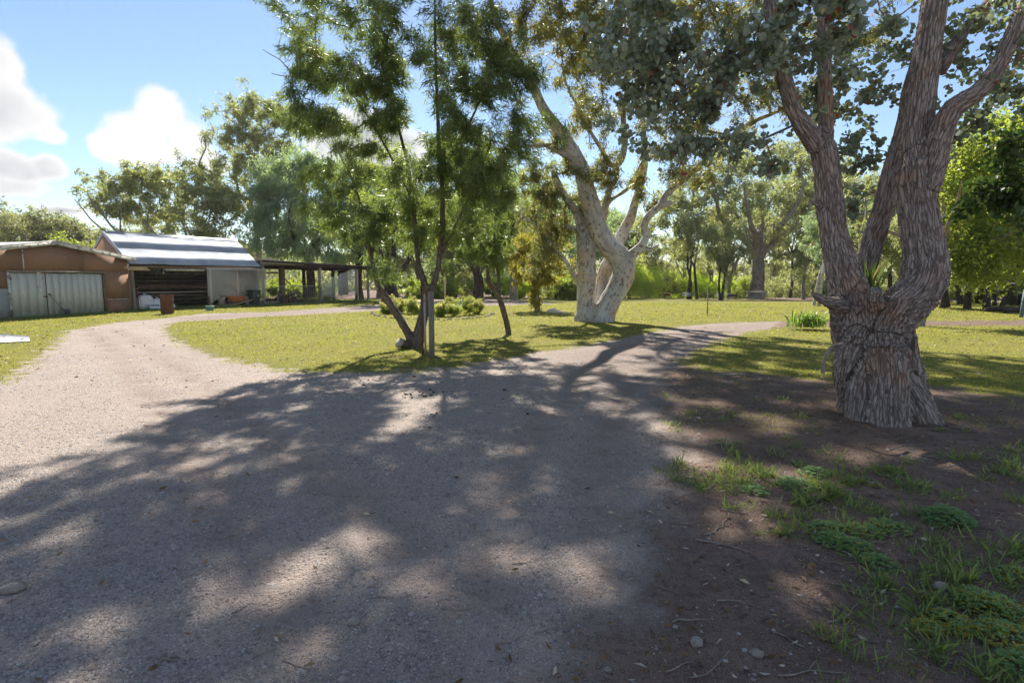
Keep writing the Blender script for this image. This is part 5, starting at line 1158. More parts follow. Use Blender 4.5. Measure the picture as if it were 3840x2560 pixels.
# wheelbarrow tray, plank and oddments
wb = thing_at('wheelbarrow', 'scuffed orange wheelbarrow lying tipped beside the lattice', 'wheelbarrow', loc2(sh2, 5.75, -.6), ESZ)
def tray(m):
    top = [(-.62, -.18, .66), (.55, -.3, .62), (.62, .22, .66), (-.55, .3, .70)]; bot = [(-.28, -.12, .30), (.30, -.18, .36), (.33, .12, .36), (-.26, .16, .30)]
    V = np.array(top + bot + [tuple(np.array(p) * [.95, .93, 1] + [0, 0, -.004]) for p in top] + [tuple(np.array(p) * [.95, .93, 1] + [0, 0, .02]) for p in bot])
    F = []
    for i in range(4):
        j = (i + 1) % 4; F += [[i, 4 + i, 4 + j, j], [8 + i, 8 + j, 12 + j, 12 + i], [i, j, 8 + j, 8 + i]]
    F += [[4, 7, 6, 5], [12, 13, 14, 15]]; m.add(V, F)
pt(wb, 'tray', M['orange_paint'], tray, bevel=.015)
pt(wb, 'handle', M['new_timber'], lambda m: m.tube([(-.75, -.34, .10), (0, -.33, .24), (.95, -.30, .44)], .024, 8))
pt(wb, 'handle', M['old_timber'], lambda m: m.tube([(-.72, .1, .12), (0, .12, .27), (.95, .12, .42)], .024, 8))
pt(wb, 'leg', M['dark_steel'], lambda m: m.tube([(.42, -.25, .34), (.50, -.28, .0)], .014, 6))
pt(wb, 'leg', M['dark_steel'], lambda m: m.tube([(-.62, -.2, .55), (-.7, -.25, .0)], .014, 6))
pt(wb, 'wheel', M['rubber'], lambda m: [m.tube([(-.3 + .17 * math.cos(q), .24, .17 + .17 * math.sin(q)) for q in np.linspace(0, 2 * math.pi, 19)], .035, 8, False), m.tube([(-.3, .2, .17), (-.3, .28, .17)], .12, 12)])
o = thing_at('timber_plank', 'pale weathered plank propped across behind the wheelbarrow', 'plank', loc2(sh2, 5.9, -.3), ESZ); o.name = 'timber_plank'
pt(o, 'board', M['old_timber'], lambda m: m.bar((-1.05, 0, .68), (1.15, 0, .66), .03, .16))
pt(o, 'prop', M['old_timber'], lambda m: m.box((-.9, .02, .3), (.3, .25, .60)))
pt(o, 'prop', M['grey_fibro'], lambda m: m.box((.85, .02, .3), (.34, .25, .60)))
bxo = thing_at('plastic_crate', 'small teal plastic box on the grass by the shed post', 'box', G(788, 1166), .5)
pt(bxo, 'body', M['plastic_teal'], lambda m: frust(m, (.36, .26), (.42, .30), .0, .22), bevel=.012)
pt(bxo, 'lid', M['plastic_teal'], lambda m: m.box((0, 0, .235), (.44, .32, .03)), bevel=.008)
# sacks
def sack(name, label, xy, rz, sx, sy, sz, seed, z=0., txt=None):
    r = np.random.default_rng(seed); bm = bmesh.new(); bmesh.ops.create_icosphere(bm, subdivisions=4, radius=1.)
    V = np.array([v.co[:] for v in bm.verts]); F = np.array([[v.index for v in f.verts] for f in bm.faces]); bm.free()
    V = np.sign(V) * np.abs(V) ** .75; V += (fbm(V * 1.6 + seed, 3)[:, None]) * V * .55 + V * (fbm(V * 5 + seed, 2)[:, None]) * .16
    V = V * [sx / 2, sy / 2, sz / 2]; V[:, 2] = np.maximum(V[:, 2], -sz * .36); V[:, 2] -= V[:, 2].min()
    o = thing_at(name, label, 'sack', xy, rz, dz=z - .01); b_ = link('bag', mesh_np('bag', V, F, smooth=True), M['white_plastic'], o)
    pt(o, 'tied_neck', M['white_plastic'], lambda m: m.tube([(0, 0, sz * .72), (.02, .01, sz * .84), (.05, .02, sz * .92)], [.07, .035, .06], 8))
    return o
k1 = sack('white_sack', 'tall bulging white sack behind the gate by the garage corner', loc2(sh2, .75, .15), ESZ, .85, .6, 1.0, 3)
k2 = sack('white_sack', 'lower rounded white sack leaning on the tall one', loc2(sh2, 1.38, .1), ESZ + .3, .72, .55, .74, 4)
k3 = sack('white_sack', 'flat white sack lying beside the rusty drum', loc2(sh2, 1.95, .1), ESZ, .75, .5, .42, 5)
def text_obj(s, size, mat, parent, loc, rot, name='lettering'):
    cu = bpy.data.curves.new(name, 'FONT'); cu.body = s; cu.size = size; cu.extrude = .002; cu.align_x = 'CENTER'
    t = bpy.data.objects.new('t', cu); C.objects.link(t); me = bpy.data.meshes.new_from_object(t.evaluated_get(bpy.context.evaluated_depsgraph_get())); bpy.data.objects.remove(t)
    me.materials.clear(); me.materials.append(mat); o = link(name, me, mat, parent); o.location = loc; o.rotation_euler = rot; return o
pk = thing_at('paper_bag', 'blue printed bag standing in front of the white sacks', 'bag', loc2(sh2, 1.0, -.28), ESZ)
M['blue_bag'] = m_plain('blue_grey_paper', (.20, .24, .30), (.30, .34, .40), 6, .7)
pt(pk, 'bag', M['blue_bag'], lambda m: frust(m, (.62, .16), (.56, .10), .0, .30), bevel=.02)
text_obj('DRY', .16, M['print_black'], pk, (.05, -.0945, .09), (R(84.5), 0, 0))
fm = thing_at('foam_slab', 'long white foam slab lying on the grass before the sacks', 'foam slab', loc2(sh2, 1.15, -.62), ESZ)
pt(fm, 'slab', M['foam'], lambda m: m.box((0, 0, .10), (1.05, .12, .22)), bevel=.01)
pt(fm, 'slab', M['foam'], lambda m: m.box((.62, -.02, .12), (.22, .14, .26)), bevel=.01)
# faded red rail gate in the open bay
gt = empty('rail_gate', (*loc2(sh2, .35, -.05), sz0), ESZ, label='faded red pipe gate with wire mesh across the open bay', cat='gate')
gw = 3.9
pt(gt, 'frame', M['red_pipe'], lambda m: (m.tube(spline(np.array([(0, 0, .05), (0, 0, 1.25), (.08, 0, 1.33), (gw - .1, 0, 1.30), (gw, 0, 1.22), (gw, 0, .05)]), .2), .022, 8), m.tube([(0, 0, .08), (gw, 0, .08)], .02, 6)))
pt(gt, 'rail', M['galv_pipe'], lambda m: m.tube([(0, 0, 1.0), (gw * .5, 0, .99), (gw, 0, 1.01)], .018, 8))
for k in range(7): pt(gt, 'wire', M['dark_steel'], lambda m: m.tube([(0, 0, .15 + k * .125), (gw * .5, 0, .14 + k * .125), (gw, 0, .15 + k * .125)], .004, 4))
for k in range(11): pt(gt, 'wire', M['dark_steel'], lambda m: m.tube([(.3 + k * .33, .006, .06), (.3 + k * .33, .006, 1.0)], .004, 4))
# galvanised mesh gate
g2 = empty('mesh_gate', (*loc2(sh3, .92, -.25), sz0), ESZ, label='galvanised pipe gate with square wire mesh before the woodpile', cat='gate')
gw2 = 3.75
pt(g2, 'frame', M['galv_pipe'], lambda m: (m.tube(spline(np.array([(0, 0, .0), (0, 0, 1.12), (.12, 0, 1.25), (gw2 - .1, 0, 1.27), (gw2, 0, 1.20), (gw2, 0, .0)]), .2), .024, 8), m.tube([(0, 0, .06), (gw2, 0, .06)], .02, 6)))
for k in range(7): pt(g2, 'wire', M['galv_pipe'], lambda m: m.tube([(0, .006, .20 + k * .155), (gw2, .006, .20 + k * .155)], .006, 4))
for k in range(19): pt(g2, 'wire', M['galv_pipe'], lambda m: m.tube([(.19 + k * .187, -.006, .06), (.19 + k * .187, -.006, 1.24)], .006, 4))
pk2 = empty('fence_picket', (*loc2(sh3, .35, -.25), sz0), ESZ, label='thin dark steel picket beside the galvanised gate', cat='post')
pt(pk2, 'stake', M['dark_steel'], lambda m: (m.box((0, 0, .55), (.04, .008, 1.3)), m.box((0, .015, .55), (.008, .03, 1.3))))
pt(pk2, 'wire', M['dark_steel'], lambda m: m.tube([(-.35, 0, 1.1), (0, 0, 1.12), (.55, 0, 1.1)], .006, 4))
# woodpile behind the gate: each split log a thing of its own
M['split_wood'] = m_plain('split_red_gum', (.10, .048, .030), (.19, .10, .065), 6, .9, (.05, .03, .022), .01, obj=False)
rw = random.Random(8); cw = loc2(sh3, 2.6, 1.0)
for k in range(46):
    u = rw.gauss(0, .33); u = max(-1, min(1, u)); hgt = max(0, (1 - abs(u)) * .75); px_, py_ = u * 1.9, rw.uniform(-.8, .8)
    x, y = loc2(sh3, 2.6 + px_, 1.0 + py_); z = rw.uniform(0, hgt) * (1 - abs(py_))
    L_ = rw.uniform(.28, .5); a = rw.uniform(0, math.pi); el = rw.uniform(-.3, .3); d = np.array([math.cos(a) * math.cos(el), math.sin(a) * math.cos(el), math.sin(el)])
    mb = MB(); c = np.array([0, 0, .09]); mb.tube([c - d * L_ / 2, c + d * L_ / 2], rw.uniform(.07, .12), rw.choice([3, 4, 5]))
    o = mb.build('firewood_log', M['split_wood']); o.location = (x, y, hz(x, y) + z); tag(o, 'split reddish firewood log in the heap behind the mesh gate', 'log', 'firewood logs heaped behind the gate')
o = MB().tube(spline(np.array([(-1.3, 0, .12), (-.5, .03, .16), (.5, 0, .2)]), .2), [.10] * 9 if False else .09, 9).build('fallen_branch', M['old_timber']); o.location = (*loc2(sh3, .6, .1), sz0); o.rotation_euler = (0, 0, ESZ); tag(o, 'grey fallen branch lying left of the mesh gate', 'branch')
# dead vine over the lattice corner
rv = np.random.default_rng(31); mb = MB()
for k in range(210):
    x0 = rv.normal(6.9, .75) if k % 3 else rv.uniform(.6, 4.3); x0 = min(x0, 8.6); z0 = EZ - rv.uniform(.08, .28); L_ = abs(rv.normal(.0, .75)) + .12 if k % 3 else rv.uniform(.08, .45)
    p = np.array([x0, -.26 - rv.random() * .10, z0]); P = [p]
    for q in range(4): p = p + np.array([rv.normal() * .07, rv.normal() * .018, -L_ / 4]); p[1] = min(p[1], -.235); P.append(p)
    mb.tube(spline(np.array(P), .12), .0045, 3, False)
for k in range(160):   # tangle on the roof corner
    c = np.array([8.3, .35, 2.95]) + rv.normal(size=3) * [.38, .35, .10]; P = [c]
    for q in range(4): c = c + rv.normal(size=3) * [.16, .14, .07]; c[2] = max(c[2], 2.90); P.append(c)
    mb.tube(spline(np.array(P), .12), .005, 3, False)
vn = empty('dead_vine', (*loc2(sh2, 7.9, -.25), sz0), 0, label='dry brown vine hanging over the lattice and shed corner', cat='vine')
o = mb.build('stems', M['fallen_twig']); o.matrix_world = Matrix.Translation(sh2.location) @ Matrix.Rotation(ESZ, 4, 'Z')
o.parent = vn; o.matrix_parent_inverse = Matrix.Translation(vn.location).inverted(); o['kind'] = 'stuff'
# concrete slab corner
c4 = [tuple(G(-500, 1240)), tuple(G(0, 1258)), tuple(G(110, 1267)), tuple(G(113, 1286)), tuple(G(0, 1291)), tuple(G(-500, 1310))]
zc = max(hz(x, y) for x, y in c4) + .03
mb = MB(); n = len(c4); V = [(x, y, zc) for x, y in c4] + [(x, y, zc - .25) for x, y in c4]
mb.add(V, [[i, n + i, n + (i + 1) % n, (i + 1) % n] for i in range(n)]); mb.F3.append(np.array([[0, i, i + 1] for i in range(1, n - 1)])[:, ::-1])
mb.build('concrete_paving', M['concrete'], kind='structure', label='corner of a pale concrete slab in the grass')
# posts
M['post_grey'] = m_plain('silvered_treated_pine', (.17, .15, .13), (.26, .235, .205), 9, .9, (.11, .095, .08), .006, stretch=(1, 1, .08))
p1 = thing_at('timber_post', 'round silver-grey timber post beside the willow-leaved tree', 'post', G(1620, 1342))
pt(p1, 'shaft', M['post_grey'], lambda m: lathe(m, [(0, -.2), (.062, -.2), (.062, .6), (.060, 1.40), (.054, 1.43), (0, 1.435)], 20), smooth=False)
p2 = thing_at('steel_stake', 'rusty punched steel stake with grey pipe beside the timber post', 'stake', G(1590, 1335))
pt(p2, 'star_picket', M['rust'], lambda m: (m.box((-.03, 0, .62), (.035, .006, 1.6)), m.box((-.03, .015, .62), (.006, .03, 1.6))))
pt(p2, 'pipe', M['galv_pipe'], lambda m: m.tube([(.035, .01, -.1), (.03, .01, 1.22)], .022, 10))
pt(p2, 'pipe_cap', M['galv_pipe'], lambda m: m.tube([(.03, .01, 1.21), (.03, .01, 1.36)], [.028, .016], 8))
p3 = thing_at('timber_post', 'slender pale yellow post behind the flower bed', 'post', G(1669, 1137))
pt(p3, 'shaft', M['new_timber'], lambda m: lathe(m, [(0, -.2), (.075, -.2), (.07, 1.72), (0, 1.74)], 12))
p4 = thing_at('black_post', 'short black ribbed post behind the flower bed', 'post', G(1583, 1148))
pt(p4, 'shaft', M['rubber'], lambda m: lathe(m, [(0, -.2)] + [(.10 - .02 * (k % 2), k * .09) for k in range(16)] + [(0, 1.37)], 12))
# stake with tap on the lawn
p5 = thing_at('garden_tap', 'thin timber stake with a tap alone on the far lawn', 'tap', G(2652, 1182))
pt(p5, 'stake', M['old_timber'], lambda m: m.box((0, 0, .6), (.045, .035, 1.3)))
pt(p5, 'tap', M['dark_steel'], lambda m: (m.tube([(-.09, -.03, 1.2), (.09, -.03, 1.2)], .014, 6), m.tube([(0, -.03, 1.05), (0, -.03, 1.3)], .014, 6)))
pt(p5, 'sprinkler', M['dark_steel'], lambda m: m.tube([(-.06, -.03, 1.3), (.06, -.03, 1.3)], .012, 6))
# bird feeder on a blue grey post
M['blue_paint'] = m_plain('blue_grey_paint', (.115, .165, .20), (.15, .205, .24), 4, .7)
bf = thing_at('bird_feeder', 'blue grey post carrying a dark tray and cream box', 'bird feeder', G(3828, 1194))
pt(bf, 'post', M['blue_paint'], lambda m: m.bar((0, 0, -.1), (.10, 0, 1.45), .10, .10, (0, 1, 0)))
pt(bf, 'tray', M['dark_steel'], lambda m: (m.box((.05, 0, 1.48), (.95, .6, .04)), m.box((.05, -.3, 1.51), (.95, .02, .06)), m.box((.05, .3, 1.51), (.95, .02, .06))))
pt(bf, 'box', M['lamp_white'], lambda m: m.box((.38, 0, 2.05), (.62, .4, .26)))
pt(bf, 'support', M['blue_paint'], lambda m: (m.box((.25, 0, 1.72), (.05, .05, .5)), m.box((.55, 0, 1.72), (.05, .05, .5))))
pt(bf, 'wire_tie', M['dark_steel'], lambda m: m.box((.055, 0, .72), (.125, .125, .015)))
# things on the river bank
yb = 72
tb = thing_at('picnic_table', 'dark timber picnic table with benches on the river bank', 'picnic table', px_base(2652, yb), .15)
pt(tb, 'tabletop', M['dark_timber'], lambda m: [m.box((0, -.3 + .15 * k, .74), (1.5, .135, .045)) for k in range(5)])
for s1 in (-1, 1):
    pt(tb, 'bench', M['dark_timber'], lambda m: [m.box((0, s1 * .68 + q, .43), (1.5, .13, .045)) for q in (-.07, .07)])
    pt(tb, 'leg', M['dark_timber'], lambda m: (m.bar((s1 * .55, -.55, -.05), (s1 * .55, -.22, .72), .09, .045, (1, 0, 0)), m.bar((s1 * .55, .55, -.05), (s1 * .55, .22, .72), .09, .045, (1, 0, 0)), m.box((s1 * .55, 0, .38), (.045, 1.6, .09))))
def bench(x, Y, rz, name, label, mat, L_=1.3):
    b = thing_at(name, label, 'bench', px_base(x, Y), rz)
    for k in range(3): pt(b, 'seat_slat', mat, lambda m: m.box((0, -.18 + k * .15, .42), (L_, .12, .03)))
    for k in range(3): pt(b, 'back_slat', mat, lambda m: m.bar((-L_ / 2, .24 + k * .05, .52 + k * .13), (L_ / 2, .24 + k * .05, .52 + k * .13), .03, .10, (0, -.3, 1)))
    for s1 in (-1, 1): pt(b, 'leg_frame', M['dark_steel'], lambda m: (m.tube([(s1 * L_ * .42, -.25, -.05), (s1 * L_ * .42, -.2, .41), (s1 * L_ * .42, .2, .41), (s1 * L_ * .42, .36, .86)], .018, 6), m.tube([(s1 * L_ * .42, .2, .41), (s1 * L_ * .42, .3, -.05)], .018, 6)))
    return b
bench(2694, 71.5, math.pi + .5, 'garden_bench', 'white slatted bench beside the dark picnic table', M['lattice'], 1.6)
bench(2578, 71, math.pi - .3, 'garden_bench', 'grey slatted bench beneath the slim dark-stemmed trees', M['galv_pipe'], 1.3)
bench(2722, 72.5, 1.2, 'folding_chair', 'pale folding chair beside the white slatted bench', M['lattice'], .5)
fb = thing_at('fire_bowl', 'rusty fire bowl on a stand above the willow scrub', 'fire pit', px_base(2500, 71))
pt(fb, 'bowl', M['rust'], lambda m: lathe(m, [(0, .42), (.35, .48), (.62, .72), (.64, .72), (.64, .75), (.58, .72), (0, .55)], 18), smooth=True)
pt(fb, 'stand', M['galv_pipe'], lambda m: (m.tube([(-.2, 0, -.1), (-.18, 0, .5)], .03, 6), m.tube([(.2, 0, -.1), (.18, 0, .5)], .03, 6)))
fp = thing_at('cooking_grill', 'low black cooking grill under the leaning river trees', 'grill', px_base(2742, 70))
pt(fp, 'box', M['dark_steel'], lambda m: m.box((0, 0, .5), (1.1, .6, .32)))
for s1 in (-1, 1): pt(fp, 'leg', M['dark_steel'], lambda m: (m.box((s1 * .48, -.2, .15), (.06, .06, .5)), m.box((s1 * .48, .2, .15), (.06, .06, .5))))
tr = thing_at('trestle_frame', 'white metal trestle frame in front of the massive river gum', 'frame', px_base(2834, 66))
for k, (x, y) in enumerate(((-.9, 0), (.9, 0), (-.9, .5), (.9, .5))): pt(tr, 'leg', M['galv_pipe'], lambda m: m.tube([(x, y, -.1), (x, y, .95)], .028, 6))
pt(tr, 'top_rail', M['lattice'], lambda m: m.box((0, .25, .97), (1.95, .6, .05)))
pt(tr, 'cross_rail', M['galv_pipe'], lambda m: (m.tube([(-.9, 0, .3), (.9, 0, .3)], .02, 6), m.tube([(-.3, 0, .3), (.3, 0, .95)], .02, 6)))
# pale lump with a tail on the lawn
def rock(name, label, cat, xy, s, seed, mat, rz=0, group=None, sink=.25):
    bm = bmesh.new(); bmesh.ops.create_icosphere(bm, subdivisions=2, radius=1.); V = np.array([v.co[:] for v in bm.verts]); F = np.array([[v.index for v in f.verts] for f in bm.faces]); bm.free()
    V = V * (1 + .7 * fbm(V * 1.3 + seed * 3.1, 3))[:, None]; V = V * np.array(s) / 2; V[:, 2] -= V[:, 2].min() * (1 - sink)
    o = link(name, mesh_np(name, V, F, smooth=True), mat); o.location = (xy[0], xy[1], hz(*xy) - s[2] * sink * .5); o.rotation_euler = (0, 0, rz); return tag(o, label, cat, group)
lp = thing_at('buried_root', 'smooth pale root hump with a thin tail on the lawn', 'root', G(2070, 1174))
M['pale_root'] = m_plain('pale_root', (.50, .46, .41), (.60, .56, .50), 5, .85)
pt(lp, 'hump', M['pale_root'], lambda m: m.tube(spline(np.array([(-.34, 0, -.05), (-.2, 0, .06), (0, 0, .10), (.25, 0, .07), (.55, -.02, .04), (.85, -.05, .02)]), .06), np.interp(np.linspace(0, 1, len(spline(np.array([(-.34, 0, -.05), (-.2, 0, .06), (0, 0, .10), (.25, 0, .07), (.55, -.02, .04), (.85, -.05, .02)]), .06))), [0, .2, .4, .6, .8, 1], [.02, .12, .15, .08, .035, .012]), 12), smooth=True)
# stones
for k, (x, y, s) in enumerate([(3525, 2212, .07), (2612, 2412, .06), (2840, 2455, .05), (1330, 2330, .06)]):
    rock('stone', ['tan rounded stone among the weeds', 'pale grey stone in the brown soil', 'small white stone lying in the brown soil', 'pale stone embedded in the gravel'][k], 'stone', G(x, y), (s * 1.2, s, s * .7), k + 3, M['rock'], k * 1.3)
rock('stone', 'long pale stone at the left edge of the gravel', 'stone', G(45, 2222), (.14, .07, .06), 9, M['rock'], .6)
# ------------------------------------------------------------------ what covers the ground
rc = np.random.default_rng(77)
def unit(a): return a / np.linalg.norm(a, axis=1)[:, None]
def scatter(n, y0, y1, pw=1., half=.98):
    """points in the wedge in front, thinner with distance"""
    r_ = y0 * (y1 / y0) ** (rc.random(n) ** pw); x = rc.uniform(-half, half, n) * r_; return np.stack([x, r_], 1)
# turf blades
P = scatter(330000, 8.2, 42, 1.0); lw, so_, pa = masks(P)
edge = lw + (fbm(xyz(P[:, 0] * 2.2, P[:, 1] * 2.2), 4)) * 1.5
P = P[edge > rc.uniform(-.12, .25, len(P))]; P = P[rc.permutation(len(P))][:165000]
d = P[:, 1]; n = len(P); lush = np.clip(.5 + 2.2 * fbm(xyz(P[:, 0] / 1.4, P[:, 1] / 1.4, 5), 3), 0, 1)
hgt = rc.uniform(.022, .055, n) * (.7 + .7 * lush) * np.interp(d, [8, 20, 42], [.9, 1.15, 1.7])
base = np.column_stack([P, hg(P[:, 0], P[:, 1]) - .006]); ax = unit(rc.normal(size=(n, 3)) * [.55, .55, .2] + [0, 0, 1])
tint = np.clip(.15 + .6 * (1 - lush) + rc.normal(size=n) * .18, 0, .92); q = rc.random(n) < .05; tint[q] = .96
link('grass', leaves_mesh('grass', base, ax, hgt, np.interp(d, [8, 20, 42], [.010, .018, .04]), rc, 'tri', tint), M['grass'], kind='stuff', label='short yellow green turf blades of the lawns', category=None) if False else tag(link('grass', leaves_mesh('grass', base, ax, hgt, np.interp(d, [8, 20, 42], [.010, .018, .04]), rc, 'tri', tint), M['grass']), 'short yellow green turf blades of the lawns', 'grass', kind='stuff')
# long green grass along the sheds
def tall(line, n, wid, h0, h1_, mat, label):
    A = np.array(line); seg = rc.integers(0, len(A) - 1, n); t = rc.random(n)[:, None]; p = A[seg] * (1 - t) + A[seg + 1] * t + rc.normal(size=(n, 2)) * wid
    base = np.column_stack([p, hg(p[:, 0], p[:, 1]) - .01]); ax = unit(rc.normal(size=(n, 3)) * [.4, .4, .2] + [0, 0, 1])
    tag(link('long_grass', leaves_mesh('long_grass', base, ax, rc.uniform(h0, h1_, n), .028, rc, 'tri', rc.random(n) * .95), mat), label, 'grass', kind='stuff')
tall([loc2(gar, -1.5, -.25), loc2(gar, 7.5, -.3)], 5000, .14, .05, .16, M['grass_green'], 'longer green grass along the foot of the garage')
tall([loc2(sh2, 0, -.7), loc2(sh2, 4, -.75), loc2(sh2, 8.5, -1.0), loc2(sh3, 9, -.8)], 9000, .28, .06, .22, M['grass_green'], 'longer green grass along the front of the sheds')
tall([loc2(sh2, 8.4, 1.5), loc2(sh3, 4, 3.5), loc2(sh3, 9, 4)], 4000, .7, .15, .4, M['grass_green'], 'weedy green growth inside the open shed')
# gravel
P = scatter(110000, 1.7, 13, 1.15); lw, so_, pa = masks(P)
cl = fbm(xyz(P[:, 0] * .9, P[:, 1] * .9, 2), 3)
keep = (lw < -.05) & (rc.random(len(P)) < np.clip((.66 + 1.8 * cl) * (1 - .75 * rutmask(P)) - 1.3 * np.clip(so_ + .3, 0, 1), .03, 1)); P = P[keep]; P = P[rc.permutation(len(P))][:34000]; n = len(P)
s = rc.lognormal(-4.95, .45, n).clip(.003, .024) * np.interp(P[:, 1], [1.7, 5, 13], [.85, 1.05, 1.5])
oc = np.array([[1, 0, 0], [0, 1, 0], [-1, 0, 0], [0, -1, 0], [0, 0, 1.]]); V = oc[None] * s[:, None, None] * rc.uniform(.65, 1.25, (n, 5, 1)); a = rc.uniform(0, 6.28, n); ca, sa = np.cos(a), np.sin(a)
V = np.stack([V[..., 0] * ca[:, None] - V[..., 1] * sa[:, None], V[..., 0] * sa[:, None] + V[..., 1] * ca[:, None], V[..., 2] * .75], -1); V += np.column_stack([P, hg(P[:, 0], P[:, 1]) + s * .05])[:, None]
F = (np.arange(n)[:, None, None] * 5 + np.array([[0, 1, 4], [1, 2, 4], [2, 3, 4], [3, 0, 4]])[None]).reshape(-1, 3)
tag(link('gravel', mesh_np('gravel', V.reshape(-1, 3), F, dict(tint=np.repeat(np.clip(rc.beta(1.6, 2.0, n), 0, 1), 5))), M['stone']), 'loose pale and dark stones scattered over the driveway', 'gravel', kind='stuff')
# clods on the track
rk = random.Random(4)
M['clod'] = m_plain('dark_clod', (.025, .02, .018), (.05, .04, .034), 20, .95)
for k in range(30):
    x, y = (rk.gauss(1570, 50), rk.gauss(1480, 10)) if k < 16 else (rk.uniform(1350, 2050), rk.uniform(1400, 1560))
    s = rk.uniform(.018, .05); o = rock('dark_clod', 'small black clod dropped on the gravel track', 'clod', G(x, y), (s * 1.4, s, s * .55), k, M['clod'], rk.random() * 6, 'black clods on the track')
# fallen leaves on the lawn and the soil
P = np.vstack([scatter(4200, 9, 32), scatter(1500, 2, 9)]); lw, so_, pa = masks(P); P = P[(lw > 0) | (so_ > -.1) | (rc.random(len(P)) < .12)]; n = len(P)
ax = unit(rc.normal(size=(n, 3)) * [1, 1, .18]); sz = rc.uniform(.035, .085, n) * np.interp(P[:, 1], [2, 9, 30], [.8, 1., 1.7])
base = np.column_stack([P, hg(P[:, 0], P[:, 1]) + .016 + .028 * (P[:, 1] > 9)])
tag(link('fallen_leaves', leaves_mesh('fallen_leaves', base, ax, sz, sz * .36, rc, 'lance'), M['dead_leaf']), 'brown and bleached fallen leaves strewn over lawn and soil', 'leaves', kind='stuff')
# twigs
for k in range(120):
    if k < 84: x, y = rk.uniform(2450, 3840), rk.uniform(1480, 2540)
    else: x, y = rk.uniform(300, 2500), rk.uniform(1420, 2500)
    if k in range(0, 22): x, y = rk.uniform(3350, 3840), rk.uniform(1600, 1780)
    gx_, gy_ = G(x, y); L_ = rk.uniform(.10, .36) * (1.7 if k < 22 else 1) * (.5 if k >= 84 else 1); a = rk.uniform(-.5, .5) + (math.pi if rk.random() < .5 else 0)
    if rk.random() < .35: a += rk.uniform(-1.2, 1.2)
    P = [np.array([0, 0, 0.])]; 
    for q in range(4): a += rk.gauss(0, .28); P.append(P[-1] + np.array([math.cos(a), math.sin(a), 0]) * L_ / 4)
    P = spline(np.array(P), L_ / 8); P -= P.mean(0); r0 = rk.uniform(.0028, .006) * (1 if k < 84 else .7)
    zz = np.array([hz(gx_ + p[0], gy_ + p[1]) for p in P]); z0 = float(zz.mean()); P[:, 2] = zz - z0 + r0 * .6 + rk.uniform(0, .006)
    mb = MB(); mb.tube(P, np.linspace(r0, r0 * .45, len(P)), 5)
    if rk.random() < .4:
        i0 = len(P) // 2; b = a + rk.choice([-.7, .7]); e = P[i0] + np.array([math.cos(b), math.sin(b), 0]) * L_ * .3; e[2] = P[i0][2] + .004; mb.tube(np.array([P[i0], (P[i0] + e) / 2 + [0, 0, .006], e]), [r0 * .6, r0 * .5, r0 * .3], 4)
    o = mb.build('fallen_twig', M['fallen_twig']); o.location = (gx_, gy_, z0)
    tag(o, ['dry grey twig lying on the brown soil', 'short dry twig lying on the gravel drive'][k >= 84], 'twig', ['dry twigs on the soil', 'dry twigs on the gravel'][k >= 84])
rb = rock('fallen_bark', 'flat pale slab of fallen bark left of the rough-barked tree', 'bark', G(2745, 1415), (.55, .10, .05), 5, M['fallen_twig'], .1)
# weeds lower right: grass tufts and clover cushions
tuft_spots = []
for cx, cy, sx, sy, n in [(2700, 1790, 110, 40, 26), (2950, 1820, 150, 60, 34), (3250, 1830, 200, 50, 22), (3050, 1960, 160, 60, 22), (3500, 2050, 200, 80, 26), (3650, 1750, 180, 60, 22), (3700, 2250, 140, 120, 26), (3350, 2250, 140, 80, 12), (3330, 2420, 160, 90, 10), (2700, 1560, 120, 60, 10), (3750, 2450, 80, 80, 12), (2950, 1620, 120, 60, 6)]:
    for k in range(n): tuft_spots.append((rk.gauss(cx, sx), rk.gauss(cy, sy)))
B, AX, Ls = [], [], []
for x, y in tuft_spots:
    if y < 1480 or x < 2480: continue
    g = G(x, y); m = rk.randint(14, 34); sp = rk.uniform(.02, .06); L_ = rk.uniform(.05, .13)
    p = np.array(g) + rc.normal(size=(m, 2)) * sp; B.append(np.column_stack([p, hg(p[:, 0], p[:, 1]) - .004])); AX.append(unit(rc.normal(size=(m, 3)) * [.75, .75, .25] + [0, 0, .8])); Ls.append(rc.uniform(.6, 1.2, m) * L_)
B, AX, Ls = np.vstack(B), np.vstack(AX), np.concatenate(Ls)
tag(link('weed_grass', leaves_mesh('weed_grass', B, AX, Ls, .006, rc, 'blade', np.clip(rc.beta(1.3, 1.6, len(B)), 0, 1)), M['grass_green']), 'wiry green grass tufts growing through the brown soil', 'grass', kind='stuff')
